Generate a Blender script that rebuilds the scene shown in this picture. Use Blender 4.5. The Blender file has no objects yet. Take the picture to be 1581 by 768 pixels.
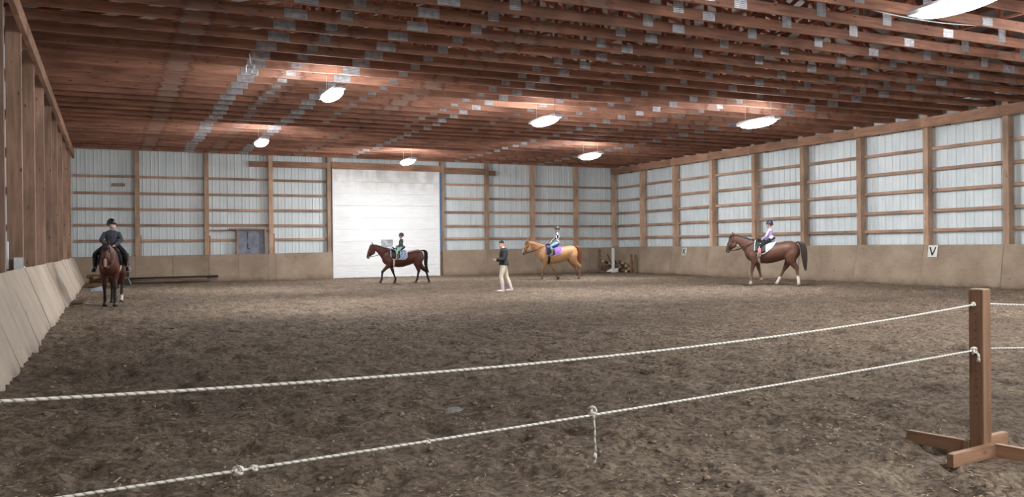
import bpy, bmesh, math, random
import numpy as np
from mathutils import Vector, Matrix

random.seed(7)
RNG = np.random.RandomState(11)
SC = bpy.context.scene
COL = SC.collection
V = Vector

# ------------------------------------------------------------------ camera, world, exposure
FPX, YAW, PITCH, ROLL, EYE = 1329.127, 0.436715, -0.002139, -0.009493, 1.45
_F = V((math.sin(YAW) * math.cos(PITCH), math.cos(YAW) * math.cos(PITCH), math.sin(PITCH)))
_R = V((math.cos(YAW), -math.sin(YAW), 0))
_U = _R.cross(_F)
_R2 = _R * math.cos(ROLL) + _U * math.sin(ROLL)
_U2 = -_R * math.sin(ROLL) + _U * math.cos(ROLL)
cam = bpy.data.cameras.new('camera')
cam.sensor_width = 36.0
cam.lens = FPX / 1581 * 36
cam.clip_end = 300
cam.clip_start = 0.05
cam_o = bpy.data.objects.new('camera', cam)
COL.objects.link(cam_o)
cam_o.matrix_world = Matrix(((_R2.x, _U2.x, -_F.x, 0), (_R2.y, _U2.y, -_F.y, 0), (_R2.z, _U2.z, -_F.z, EYE), (0, 0, 0, 1)))
SC.camera = cam_o

world = bpy.data.worlds.new('world')
SC.world = world
world.use_nodes = True
world.node_tree.nodes['Background'].inputs[0].default_value = (0.62, 0.72, 0.85, 1)
world.node_tree.nodes['Background'].inputs[1].default_value = 1.0
SC.view_settings.view_transform = 'Standard'
SC.view_settings.look = 'None'
SC.view_settings.gamma = 1
SC.view_settings.use_curve_mapping = False
SC.view_settings.exposure = 2.05
LAMP = 62.0          # radiance of the lamp lenses

# building dimensions (metres, camera stands at x=0 y=0)
XL, XR, YB, YF = -1.45, 25.8, 41.70, -3.0       # front faces of posts
ZT = 5.886                                       # underside of trusses
BAY = 2.966
POST_Y = [39.01 - BAY * k for k in range(14)]
BACK_X = [1.11, 4.03, 6.91, 9.69, 15.53, 18.06, 20.76, 23.45]

# ------------------------------------------------------------------ materials
def srgb(r, g, b):
    f = lambda c: (c / 255 / 12.92) if c / 255 <= 0.04045 else ((c / 255 + 0.055) / 1.055) ** 2.4
    return (f(r), f(g), f(b), 1)

class NT:
    def __init__(s, name):
        s.m = bpy.data.materials.new(name)
        s.m.use_nodes = True
        s.t = s.m.node_tree
        s.b = s.t.nodes['Principled BSDF']
    def n(s, typ, **kw):
        x = s.t.nodes.new(typ)
        for k, v in kw.items():
            setattr(x, k, v)
        return x
    def l(s, a, b):
        s.t.links.new(a, b)
    def put(s, sock, v):
        if hasattr(v, 'is_output') or isinstance(v, bpy.types.NodeSocket):
            s.l(v, sock)
        else:
            sock.default_value = v
    def coords(s, scale=(1, 1, 1), rnd=True):
        tc = s.n('ShaderNodeTexCoord')
        mp = s.n('ShaderNodeMapping')
        mp.inputs['Scale'].default_value = scale
        s.l(tc.outputs['Object'], mp.inputs['Vector'])
        if rnd:
            oi = s.n('ShaderNodeObjectInfo')
            ml = s.n('ShaderNodeVectorMath', operation='SCALE')
            ml.inputs[0].default_value = (37.0, 61.0, 17.0)
            s.l(oi.outputs['Random'], ml.inputs['Scale'])
            s.l(ml.outputs[0], mp.inputs['Location'])
        return mp.outputs[0]
    def noise(s, vec, scale=5, detail=5, rough=0.55):
        x = s.n('ShaderNodeTexNoise')
        x.inputs['Scale'].default_value = scale
        x.inputs['Detail'].default_value = detail
        x.inputs['Roughness'].default_value = rough
        s.l(vec, x.inputs['Vector'])
        return x.outputs['Fac']
    def ramp(s, fac, stops):
        x = s.n('ShaderNodeValToRGB')
        e = x.color_ramp.elements
        while len(e) < len(stops):
            e.new(0.5)
        for i, (p, c) in enumerate(stops):
            e[i].position = p
            e[i].color = c
        s.l(fac, x.inputs['Fac'])
        return x.outputs['Color']
    def mix(s, fac, a, b, mode='MIX'):
        x = s.n('ShaderNodeMix', data_type='RGBA', blend_type=mode)
        s.put(x.inputs['Factor'], fac)
        s.put(x.inputs['A'], a)
        s.put(x.inputs['B'], b)
        return [o for o in x.outputs if o.type == 'RGBA'][0]
    def math(s, op, a, b=0.0, c=None):
        x = s.n('ShaderNodeMath', operation=op)
        s.put(x.inputs[0], a)
        s.put(x.inputs[1], b)
        if c is not None:
            s.put(x.inputs[2], c)
        return x.outputs[0]
    def maprange(s, v, a, b, c=0.0, d=1.0):
        x = s.n('ShaderNodeMapRange', interpolation_type='SMOOTHSTEP')
        s.put(x.inputs[0], v)
        for i, q in enumerate((a, b, c, d)):
            x.inputs[i + 1].default_value = q
        return x.outputs[0]
    def bump(s, h, strength=0.3, dist=0.01):
        x = s.n('ShaderNodeBump')
        x.inputs['Strength'].default_value = strength
        x.inputs['Distance'].default_value = dist
        s.l(h, x.inputs['Height'])
        s.l(x.outputs[0], s.b.inputs['Normal'])
    def base(s, c, rough=0.6, metal=0.0, spec=None):
        s.put(s.b.inputs['Base Color'], c)
        s.put(s.b.inputs['Roughness'], rough)
        s.b.inputs['Metallic'].default_value = metal
        if spec is not None:
            s.b.inputs['Specular IOR Level'].default_value = spec
        return s.m

def plain(name, rgb, rough=0.6, metal=0.0, var=0.12, scale=12, bump=0.0, spec=None):
    t = NT(name)
    f = t.noise(t.coords(), scale, 4)
    c = srgb(*rgb)
    lo = tuple(x * (1 - var) for x in c[:3]) + (1,)
    hi = tuple(min(1, x * (1 + var)) for x in c[:3]) + (1,)
    t.base(t.ramp(f, [(0.3, lo), (0.7, hi)]), rough, metal, spec)
    if bump:
        t.bump(f, bump, 0.01)
    return t.m

def wood(name, dark, light, rough=0.75, grain=9.0, knots=True, bands=None, vary=0.35):
    t = NT(name)
    vec = t.coords((0.7, grain, grain))
    f = t.noise(vec, 2.0, 6, 0.6)
    c = t.ramp(f, [(0.25, srgb(*dark)), (0.72, srgb(*light))])
    v2 = t.coords((0.5, 0.9, 0.9))
    f2 = t.noise(v2, 1.7, 3)
    c = t.mix(t.maprange(f2, 0.35, 0.75, 0.0, 0.55), c, srgb(*[int(x * 0.62) for x in dark]))
    if knots:
        vo = t.n('ShaderNodeTexVoronoi')
        vo.inputs['Scale'].default_value = 1.0
        t.l(t.coords((2.4, 6.5, 6.5)), vo.inputs['Vector'])
        k = t.maprange(vo.outputs['Distance'], 0.13, 0.06)
        c = t.mix(t.math('MULTIPLY', k, 0.8), c, srgb(52, 28, 20))
    if bands:
        oi0 = t.n('ShaderNodeObjectInfo')
        tc = t.n('ShaderNodeTexCoord')
        sx = t.n('ShaderNodeSeparateXYZ')
        t.l(tc.outputs['Object'], sx.inputs[0])
        wob = t.noise(t.coords((1.6, 9, 9)), 2.5, 4)
        x = t.math('MULTIPLY_ADD', wob, 0.55, t.math('ADD', sx.outputs[0], -0.275))
        d = None
        for b in bands:
            q = t.math('ABSOLUTE', t.math('SUBTRACT', x, b))
            d = q if d is None else t.math('MINIMUM', d, q)
        inner = t.maprange(d, 0.30, 0.22)
        edge = t.math('MULTIPLY', t.maprange(d, 0.20, 0.29), t.maprange(d, 0.40, 0.30))
        c = t.mix(t.math('MULTIPLY', inner, t.maprange(oi0.outputs['Random'], 0, 1, 0.15, 0.7)), c, srgb(142, 120, 108))
        c = t.mix(t.math('MULTIPLY', edge, t.maprange(oi0.outputs['Random'], 0, 1, 0.1, 0.6)), c, srgb(74, 38, 26))
    oi = t.n('ShaderNodeObjectInfo')
    hs = t.n('ShaderNodeHueSaturation')
    t.l(t.maprange(oi.outputs['Random'], 0, 1, 1 - vary / 2, 1 + vary / 2), hs.inputs['Value'])
    t.l(c, hs.inputs['Color'])
    t.base(hs.outputs[0], rough, spec=0.3)
    t.bump(f, 0.25, 0.006)
    return t.m

M = {}
M['post'] = wood('post_wood', (166, 132, 110), (212, 182, 156))
M['post_grey'] = wood('left_post_wood', (142, 110, 94), (188, 154, 132))
M['girt'] = wood('girt_wood', (160, 126, 106), (206, 172, 148), grain=14)
M['beam'] = wood('beam_wood', (140, 104, 84), (188, 146, 120))
M['chord'] = wood('truss_wood', (122, 82, 67), (174, 126, 103), bands=[1.55, 4.3, 8.2, 17.9, 19.6, 22.6], vary=0.3)
M['web'] = wood('truss_web_wood', (110, 62, 46), (160, 100, 76), knots=False)
M['fresh'] = wood('standard_wood', (116, 82, 60), (170, 132, 104), rough=0.6)
M['fresh_end'] = wood('pale_sawn_wood', (176, 146, 112), (206, 180, 146), rough=0.6)
M['oldwood'] = wood('old_wood', (96, 78, 66), (150, 126, 106))
M['plate'] = None
t = NT('galvanised_plate')
wv = t.n('ShaderNodeTexWave', bands_direction='Z')
wv.inputs['Scale'].default_value = 9
wv.inputs['Distortion'].default_value = 0.5
t.l(t.coords(), wv.inputs['Vector'])
f = t.noise(t.coords(), 8, 3)
t.base(t.ramp(f, [(0.3, srgb(138, 138, 142)), (0.7, srgb(184, 184, 188))]), 0.42, 0.55)
t.bump(wv.outputs['Fac'], 0.5, 0.01)
M['plate'] = t.m

t = NT('white_metal_sheet')
f = t.noise(t.coords((1.2, 1.2, 0.5)), 1.5, 4)
c = t.ramp(f, [(0.3, srgb(208, 219, 222)), (0.7, srgb(226, 234, 236))])
sp = t.noise(t.coords((3, 3, 3)), 5, 6, 0.7)
c = t.mix(t.maprange(sp, 0.68, 0.8, 0, 0.5), c, srgb(120, 112, 100))
t.base(c, 0.38, 0.0, 0.5)
M['sheet'] = t.m

def ply(name, ca, cb):
  t = NT(name)
  v = t.coords((1, 1, 1))
  f = t.noise(v, 0.9, 5, 0.6)
  c = t.ramp(f, [(0.3, srgb(*ca)), (0.7, srgb(*cb))])
  g = t.noise(t.coords((1.4, 1.4, 10)), 3, 5)
  c = t.mix(t.maprange(g, 0.5, 0.75, 0, 0.35), c, srgb(184, 168, 150))
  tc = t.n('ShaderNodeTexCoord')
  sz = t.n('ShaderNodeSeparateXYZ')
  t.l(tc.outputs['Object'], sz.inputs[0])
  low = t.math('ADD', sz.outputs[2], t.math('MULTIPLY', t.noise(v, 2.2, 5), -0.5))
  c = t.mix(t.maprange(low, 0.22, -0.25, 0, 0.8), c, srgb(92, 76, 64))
  vo = t.n('ShaderNodeTexVoronoi')
  vo.inputs['Scale'].default_value = 2.3
  t.l(v, vo.inputs['Vector'])
  c = t.mix(t.math('MULTIPLY', t.maprange(vo.outputs['Distance'], 0.09, 0.03), 0.6), c, srgb(70, 54, 44))
  t.base(c, 0.8, spec=0.2)
  t.bump(f, 0.15, 0.02)
  return t.m
M['ply'] = ply('dusty_plywood', (140, 122, 105), (174, 156, 136))
M['ply_lit'] = ply('lit_dusty_plywood', (172, 158, 142), (204, 190, 174))  # plywood copy made paler: extra light on the left boards put into its colour

t = NT('white_door_panel')
wv = t.n('ShaderNodeTexWave', bands_direction='Z')
wv.inputs['Scale'].default_value = 5.5
wv.inputs['Distortion'].default_value = 1.0
t.l(t.coords(), wv.inputs['Vector'])
f = t.noise(t.coords((0.6, 0.6, 4)), 3, 5)
c = t.ramp(f, [(0.35, srgb(234, 237, 238)), (0.7, srgb(246, 248, 248))])
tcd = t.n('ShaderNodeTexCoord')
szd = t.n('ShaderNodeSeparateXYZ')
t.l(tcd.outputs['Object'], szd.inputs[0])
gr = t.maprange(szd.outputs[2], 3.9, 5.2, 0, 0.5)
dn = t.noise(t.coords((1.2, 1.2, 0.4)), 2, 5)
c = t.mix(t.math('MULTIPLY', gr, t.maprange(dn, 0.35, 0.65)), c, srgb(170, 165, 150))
t.base(c, 0.4)
t.bump(wv.outputs['Fac'], 0.12, 0.01)
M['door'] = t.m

t = NT('arena_dirt')
v = t.coords((1, 1, 1), rnd=False)
n1 = t.noise(v, 0.16, 4, 0.6)
n2 = t.noise(v, 2.6, 6, 0.65)
n3 = t.noise(v, 17, 6, 0.7)
c = t.ramp(n2, [(0.28, srgb(116, 101, 87)), (0.5, srgb(154, 137, 119)), (0.75, srgb(184, 167, 146))])
c = t.mix(t.maprange(n3, 0.60, 0.38, 0, 0.75), c, srgb(70, 57, 48))
c = t.mix(t.maprange(n3, 0.62, 0.76, 0, 0.7), c, srgb(208, 192, 168))
c = t.mix(t.maprange(n1, 0.42, 0.62, 0, 0.40), c, srgb(88, 74, 64))
t.base(c, 0.92, spec=0.12)
hh = t.math('ADD', n3, t.math('MULTIPLY', n2, 0.8))
t.bump(hh, 1.0, 0.06)
M['dirt'] = t.m
M['clod'] = plain('dirt_clod', (138, 120, 104), 0.95, var=0.4, scale=9, bump=0.5, spec=0.1)
M['shaving'] = plain('pale_shaving', (182, 164, 138), 0.8, var=0.3)
M['roof'] = plain('roof_metal', (118, 112, 108), 0.6)
M['purlin'] = wood('purlin_wood', (92, 58, 44), (134, 90, 68), knots=False)
M['white'] = plain('white_paint', (232, 234, 234), 0.5, var=0.06)
M['lamp_white'] = plain('lamp_housing', (214, 216, 220), 0.4, var=0.04)
M['black'] = plain('black_paint', (22, 22, 24), 0.6)
M['darkgreen'] = plain('green_paint', (44, 84, 48), 0.5)
M['bluegrey'] = plain('blue_grey_paint', (150, 160, 172), 0.5, var=0.25, scale=5)
M['shutter'] = plain('shutter_grey', (126, 132, 146), 0.55, var=0.28, scale=4)
M['blue'] = plain('blue_strip', (78, 112, 150), 0.5, var=0.2)
M['grey'] = plain('grey_metal', (150, 154, 160), 0.45, metal=0.3)
M['chain'] = plain('steel', (190, 192, 196), 0.3, metal=0.9)
M['log'] = wood('split_log', (84, 66, 52), (150, 122, 94))
M['log_end'] = plain('log_end', (178, 156, 126), 0.8, var=0.3, scale=20)
M['bark'] = plain('bark', (52, 42, 36), 0.9, var=0.4, bump=0.5)
M['stone'] = plain('grey_stone', (128, 124, 120), 0.9, var=0.4, scale=20)
M['sign'] = plain('sign_white', (222, 222, 216), 0.6, var=0.05)
M['skin'] = plain('skin', (214, 164, 142), 0.5, var=0.05)
M['lip'] = plain('lip', (160, 84, 78), 0.5)
M['eye'] = plain('eye', (26, 18, 16), 0.15)
M['hoof'] = plain('hoof', (58, 50, 44), 0.5)
M['hoof_pale'] = plain('hoof_pale', (150, 132, 112), 0.5)
M['leather'] = plain('black_leather', (28, 24, 24), 0.42)
M['brown_leather'] = plain('brown_leather', (66, 40, 28), 0.45)
M['cream'] = plain('cream_girth', (206, 190, 166), 0.7)

t = NT('white_braided_rope')
tc = t.n('ShaderNodeTexCoord')
wv = t.n('ShaderNodeTexWave', bands_direction='DIAGONAL')
wv.inputs['Scale'].default_value = 17
wv.inputs['Distortion'].default_value = 1.0
t.l(tc.outputs['Object'], wv.inputs['Vector'])
fl = t.noise(t.coords((1, 1, 1)), 60, 1)
c = t.ramp(wv.outputs['Fac'], [(0.06, srgb(140, 132, 122)), (0.11, srgb(208, 202, 192)), (0.8, srgb(228, 224, 216))])
t.base(c, 0.8, spec=0.2)
t.bump(wv.outputs['Fac'], 0.4, 0.003)
M['rope'] = t.m

t = NT('lamp_lens')
t.base((0.9, 0.9, 0.9, 1), 0.4)
t.b.inputs['Emission Color'].default_value = (0.98, 0.985, 1.0, 1)
t.b.inputs['Emission Strength'].default_value = LAMP
M['lens'] = t.m

def coat_mat(name, rough=0.5):
    t = NT(name)
    a = t.n('ShaderNodeAttribute', attribute_name='coat')
    f = t.noise(t.coords((1, 1, 1)), 9, 5)
    c = t.mix(0.35, a.outputs['Color'], t.ramp(f, [(0.3, (0.35, 0.35, 0.35, 1)), (0.7, (0.75, 0.75, 0.75, 1))]), 'OVERLAY')
    t.base(c, rough, spec=0.35)
    t.bump(t.noise(t.coords((14, 14, 5)), 9, 3), 0.12, 0.006)
    return t.m
M['coat'] = coat_mat('horse_coat')

# ------------------------------------------------------------------ mesh helpers
def mesh_from(name, verts, faces, smooth=False):
    m = bpy.data.meshes.new(name)
    m.from_pydata([tuple(v) for v in verts], [], faces)
    m.update()
    if smooth:
        m.polygons.foreach_set('use_smooth', [True] * len(m.polygons))
    return m

def obj(name, mesh, mat=None, parent=None, loc=None, mtx=None):
    o = bpy.data.objects.new(name, mesh)
    COL.objects.link(o)
    if mat is not None and mesh is not None and len(mesh.materials) == 0:
        mesh.materials.append(mat)
    if parent is not None:
        o.parent = parent
    if mtx is not None:
        o.matrix_basis = mtx
    elif loc is not None:
        o.location = loc
    return o

def tag(o, label=None, cat=None, group=None, kind=None):
    if label: o['label'] = label
    if cat: o['category'] = cat
    if group: o['group'] = group
    if kind: o['kind'] = kind
    return o

def thing(name, label, cat, loc=(0, 0, 0), rz=0.0, group=None):
    o = bpy.data.objects.new(name, None)
    o.empty_display_size = 0.1
    COL.objects.link(o)
    o.location = loc
    o.rotation_euler = (0, 0, rz)
    return tag(o, label, cat, group)

BOXF = [(0, 3, 2, 1), (4, 5, 6, 7), (0, 1, 5, 4), (1, 2, 6, 5), (2, 3, 7, 6), (3, 0, 4, 7)]
def box_geo(cx, cy, cz, sx, sy, sz):
    x, y, z = sx / 2, sy / 2, sz / 2
    v = [(cx - x, cy - y, cz - z), (cx + x, cy - y, cz - z), (cx + x, cy + y, cz - z), (cx - x, cy + y, cz - z),
         (cx - x, cy - y, cz + z), (cx + x, cy - y, cz + z), (cx + x, cy + y, cz + z), (cx - x, cy + y, cz + z)]
    return v, [tuple(f) for f in BOXF]

class MB:
    def __init__(s):
        s.v, s.f = [], []
    def add(s, v, f):
        o = len(s.v)
        s.v += [tuple(q) for q in v]
        s.f += [tuple(i + o for i in q) for q in f]
        return s
    def box(s, *a):
        return s.add(*box_geo(*a))
    def tube(s, *a, **k):
        return s.add(*tube_geo(*a, **k))
    def mesh(s, name, smooth=False):
        return mesh_from(name, s.v, s.f, smooth)

_box_cache = {}
def box_mesh(sx, sy, sz, mat, bevel=0.0):
    k = (round(sx, 3), round(sy, 3), round(sz, 3), mat.name, bevel)
    if k not in _box_cache:
        v, f = box_geo(0, 0, 0, sx, sy, sz)
        m = mesh_from('board', v, f)
        if bevel:
            bm = bmesh.new()
            bm.from_mesh(m)
            bmesh.ops.bevel(bm, geom=bm.edges[:], offset=bevel, segments=2, affect='EDGES', profile=0.6)
            bm.to_mesh(m)
            bm.free()
        m.materials.append(mat)
        _box_cache[k] = m
    return _box_cache[k]

def frame(p0, p1, up=(0, 0, 1)):
    p0, p1 = V(p0), V(p1)
    x = (p1 - p0).normalized()
    up = V(up)
    if abs(x.dot(up)) > 0.99:
        up = V((0, 1, 0))
    y = up.cross(x).normalized()
    z = x.cross(y)
    c = (p0 + p1) / 2
    return Matrix(((x.x, y.x, z.x, c.x), (x.y, y.y, z.y, c.y), (x.z, y.z, z.z, c.z), (0, 0, 0, 1))), (p1 - p0).length

def board(name, mat, p0, p1, w, h, parent=None, up=(0, 0, 1), bevel=0.0):
    """board whose local x runs p0->p1, w across (local y), h along up (local z)"""
    mtx, L = frame(p0, p1, up)
    return obj(name, box_mesh(L, w, h, mat, bevel), None, parent, mtx=mtx)

def tube_geo(pts, rad, side=None, n=12, caps=True, closed=False, cap_k=0.55):
    """loft of elliptical rings; rad = list of r or (a along side, b across)."""
    P = [V(p) for p in pts]
    m = len(P)
    R = [(r, r) if not isinstance(r, (tuple, list)) else r for r in (rad if isinstance(rad, (list, tuple)) else [rad] * m)]
    verts, faces = [], []
    prev = None
    for i in range(m):
        if closed:
            t = (P[(i + 1) % m] - P[i - 1]).normalized()
        else:
            a, b = P[max(i - 1, 0)], P[min(i + 1, m - 1)]
            t = (b - a)
            t = t.normalized() if t.length > 1e-9 else V((0, 0, 1))
        if side is not None:
            s = V(side)
        elif prev is not None:
            s = prev
        else:
            s = V((0, 1, 0)) if abs(t.y) < 0.9 else V((1, 0, 0))
        s = s - t * s.dot(t)
        if s.length < 1e-6:
            s = V((1, 0, 0)) - t * t.x
        s.normalize()
        prev = s
        w = t.cross(s)
        for k in range(n):
            an = 2 * math.pi * k / n
            verts.append(P[i] + s * (R[i][0] * math.cos(an)) + w * (R[i][1] * math.sin(an)))
    for i in range(m if closed else m - 1):
        j = (i + 1) % m
        for k in range(n):
            k2 = (k + 1) % n
            faces.append((i * n + k, i * n + k2, j * n + k2, j * n + k))
    if caps and not closed:
        t0 = (P[0] - P[1]).normalized()
        t1 = (P[-1] - P[-2]).normalized()
        a = len(verts)
        verts.append(P[0] + t0 * min(R[0]) * cap_k)
        verts.append(P[-1] + t1 * min(R[-1]) * cap_k)
        for k in range(n):
            k2 = (k + 1) % n
            faces.append((a, k2, k))
            faces.append((a + 1, (m - 1) * n + k, (m - 1) * n + k2))
    return verts, faces

def ring_loft(st, n=20):
    """st: list of (top, bot, hw) with top/bot 3D points in a plane, lateral = y."""
    verts, faces = [], []
    m = len(st)
    for top, bot, hw in st:
        top, bot = V(top), V(bot)
        c = (top + bot) / 2
        a = (top - bot) / 2
        for k in range(n):
            an = 2 * math.pi * k / n
            verts.append(c + a * math.cos(an) + V((0, hw * math.sin(an), 0)))
    for i in range(m - 1):
        for k in range(n):
            k2 = (k + 1) % n
            faces.append((i * n + k, i * n + k2, (i + 1) * n + k2, (i + 1) * n + k))
    for i, sgn in ((0, 1), (m - 1, -1)):
        c = (V(st[i][0]) + V(st[i][1])) / 2
        a = len(verts)
        verts.append(c)
        for k in range(n):
            k2 = (k + 1) % n
            f = (a, i * n + k2, i * n + k)
            faces.append(f if sgn > 0 else f[::-1])
    return verts, faces

def fuse(mb, voxel, smooth=2, name='body'):
    """union of overlapping lofts into one continuous skin"""
    tmp = bpy.data.objects.new('tmp', mb.mesh('tmp'))
    COL.objects.link(tmp)
    r = tmp.modifiers.new('r', 'REMESH')
    r.mode = 'VOXEL'
    r.voxel_size = voxel
    if smooth:
        s = tmp.modifiers.new('s', 'SMOOTH')
        s.factor = 0.5
        s.iterations = smooth
    dg = bpy.context.evaluated_depsgraph_get()
    dg.update()
    me = bpy.data.meshes.new_from_object(tmp.evaluated_get(dg))
    me.name = name
    old = tmp.data
    bpy.data.objects.remove(tmp)
    bpy.data.meshes.remove(old)
    me.polygons.foreach_set('use_smooth', [True] * len(me.polygons))
    return me

def mesh_co(me):
    a = np.empty(len(me.vertices) * 3, 'f')
    me.vertices.foreach_get('co', a)
    return a.reshape(-1, 3)

def set_coat(me, rgb):
    at = me.color_attributes.new('coat', 'FLOAT_COLOR', 'POINT')
    a = np.ones((len(me.vertices), 4), 'f')
    a[:, :3] = rgb
    at.data.foreach_set('color', a.ravel())

def ellipsoid(c, r, n=12, m=8):
    v, f = [], []
    for i in range(1, m):
        th = math.pi * i / m
        for k in range(n):
            ph = 2 * math.pi * k / n
            v.append((c[0] + r[0] * math.sin(th) * math.cos(ph), c[1] + r[1] * math.sin(th) * math.sin(ph), c[2] + r[2] * math.cos(th)))
    for i in range(m - 2):
        for k in range(n):
            k2 = (k + 1) % n
            f.append((i * n + k, (i + 1) * n + k, (i + 1) * n + k2, i * n + k2))
    a = len(v)
    v += [(c[0], c[1], c[2] + r[2]), (c[0], c[1], c[2] - r[2])]
    for k in range(n):
        k2 = (k + 1) % n
        f.append((a, k, k2))
        f.append((a + 1, (m - 2) * n + k2, (m - 2) * n + k))
    return v, f

# ------------------------------------------------------------------ floor
_tabs = [RNG.rand(257, 257) * 2 - 1 for _ in range(6)]
def vnoise(x, y, s, k=0):
    T = _tabs[k % 6]
    u, w = np.asarray(x) / s + 100.3, np.asarray(y) / s + 57.7
    i, j = np.floor(u).astype(int), np.floor(w).astype(int)
    fu, fw = u - i, w - j
    fu, fw = fu * fu * (3 - 2 * fu), fw * fw * (3 - 2 * fw)
    i0, j0, i1, j1 = i % 256, j % 256, (i + 1) % 256, (j + 1) % 256
    return (T[i0, j0] * (1 - fu) + T[i1, j0] * fu) * (1 - fw) + (T[i0, j1] * (1 - fu) + T[i1, j1] * fu) * fw

def ground(x, y):
    x, y = np.asarray(x, float), np.asarray(y, float)
    wx = x + 0.15 * vnoise(x, y, 0.6, 5)
    wy = y + 0.15 * vnoise(x, y, 0.6, 4)
    h = 0.022 * vnoise(wx, wy, 1.3, 0) + 0.026 * vnoise(wx, wy, 0.42, 1) + 0.026 * vnoise(wx, wy, 0.17, 2) + 0.018 * vnoise(wx, wy, 0.085, 3)
    pit = vnoise(wx, wy, 0.24, 3)
    h = h - 0.045 * np.clip((pit - 0.35) / 0.4, 0, 1)
    return h + 0.05 * np.clip((-0.3 - x) / 0.7, 0, 1) ** 2 - 0.008

def G(x, y):
    return float(ground(x, y))

def build_floor():
    ys = list(np.arange(-2.95, 0.8, 0.25))
    y = 0.8
    while y < 41.95:
        ys.append(y)
        y += min(0.3, max(0.028, 0.009 * y))
    ys.append(41.95)
    xs = np.concatenate([np.arange(-1.75, 26.1, 0.036), [26.1]])
    ys = np.array(ys)
    X, Y = np.meshgrid(xs, ys)
    Z = ground(X, Y)
    nx, ny = len(xs), len(ys)
    co = np.stack([X, Y, Z], -1).reshape(-1, 3).astype('f')
    i = np.arange(ny - 1)[:, None] * nx + np.arange(nx - 1)[None, :]
    q = np.stack([i, i + 1, i + nx + 1, i + nx], -1).reshape(-1, 4)
    me = bpy.data.meshes.new('floor')
    me.vertices.add(len(co))
    me.vertices.foreach_set('co', co.ravel())
    me.loops.add(q.size)
    me.loops.foreach_set('vertex_index', q.ravel().astype('i'))
    me.polygons.add(len(q))
    me.polygons.foreach_set('loop_start', np.arange(0, q.size, 4, dtype='i'))
    me.polygons.foreach_set('loop_total', np.full(len(q), 4, 'i'))
    me.update(calc_edges=True)
    me.polygons.foreach_set('use_smooth', [True] * len(me.polygons))
    o = obj('floor', me, M['dirt'])
    tag(o, 'brown churned dirt floor of the riding arena', kind='structure')
    return o
build_floor()

# ------------------------------------------------------------------ walls
def sheet_mesh(w, h, name='metal_sheet'):
    """ribbed metal sheet, local x along the wall, z up, ribs toward -y (the room)"""
    prof = []
    n = 3
    p = w / n
    for k in range(n):
        x0 = -w / 2 + k * p
        prof += [(x0, 0), (x0 + 0.012, -0.026), (x0 + 0.044, -0.026), (x0 + 0.056, 0),
                 (x0 + p * 0.5, 0), (x0 + p * 0.5 + 0.008, -0.007), (x0 + p * 0.5 + 0.03, -0.007), (x0 + p * 0.5 + 0.038, 0)]
    prof.append((w / 2, 0))
    v, f = [], []
    for x, y in prof:
        v += [(x, y, 0), (x, y, h)]
    for i in range(len(prof) - 1):
        f.append((2 * i, 2 * i + 2, 2 * i + 3, 2 * i + 1))
    m = mesh_from(name, v, f)
    m.materials.append(M['sheet'])
    return m

def wall_root(name, label, geo):
    mb = MB()
    mb.box(*geo)
    o = obj(name, mb.mesh(name), M['oldwood'])
    tag(o, label, kind='structure')
    return o

wb = wall_root('wall_back', 'far wall of ribbed white metal on wooden posts', (12.2, 42.12, 0.05, 28.2, 0.10, 0.3))
wl = wall_root('wall_left', 'left wall of deep wooden posts over slanted kick boards', (-1.95, 19.4, 0.05, 0.10, 45.4, 0.3))
wr = wall_root('wall_right', 'right wall of ribbed white metal on wooden posts', (26.28, 19.4, 0.05, 0.10, 45.4, 0.3))
SW = 0.989
SM = sheet_mesh(SW, 6.25)
x = -1.95 + SW / 2
while x < 26.6:
    obj('metal_sheet', SM, None, wb, loc=(x, 42.02, 0.05))
    x += SW
y = 42.0 - SW / 2
while y > -3.0:
    obj('metal_sheet', SM, None, wr, mtx=Matrix.Translation((26.19, y, 0.05)) @ Matrix.Rotation(-math.pi / 2, 4, 'Z'))
    obj('metal_sheet', SM, None, wl, mtx=Matrix.Translation((-1.80, y, 0.05)) @ Matrix.Rotation(math.pi / 2, 4, 'Z'))
    y -= SW

GZ = [1.89, 2.57, 3.29, 4.0, 4.73]
def lin(a, b, t): return a + (b - a) * t
# --- back wall
KT = lambda x: lin(1.17, 1.37, (x + 1.5) / 27.4)
post_x = BACK_X + [25.92]
for px in post_x:
    board('post', M['post'], (px, 41.80, 0), (px, 41.80, 6.1), 0.20, 0.20, wb, up=(0, 1, 0))
board('post', M['post'], (-1.62, 41.80, 0), (-1.62, 41.80, 6.1), 0.20, 0.20, wb, up=(0, 1, 0))
for px in (1.11, 4.03, 6.91):
    board('scab_board', M['girt'], (px + 0.14, 41.80, KT(px)), (px + 0.14, 41.80, 2.15 + random.uniform(-.08, .08)), 0.05, 0.14, wb, up=(0, 1, 0))
bays = list(zip([-1.52] + BACK_X, BACK_X + [25.92]))
for a, b in bays:
    if a == 9.69:
        continue
    for i, z in enumerate(GZ):
        if a == 4.03 and i == 0:
            board('girt', M['girt'], (a + .1, 41.93, z), (5.32, 41.93, z), 0.06, 0.105, wb)
            continue
        dz = random.uniform(-.015, .015)
        board('girt', M['girt'], (a + .1, 41.93, z + dz), (b - .1, 41.93, z + dz), 0.06, 0.105, wb)
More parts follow.
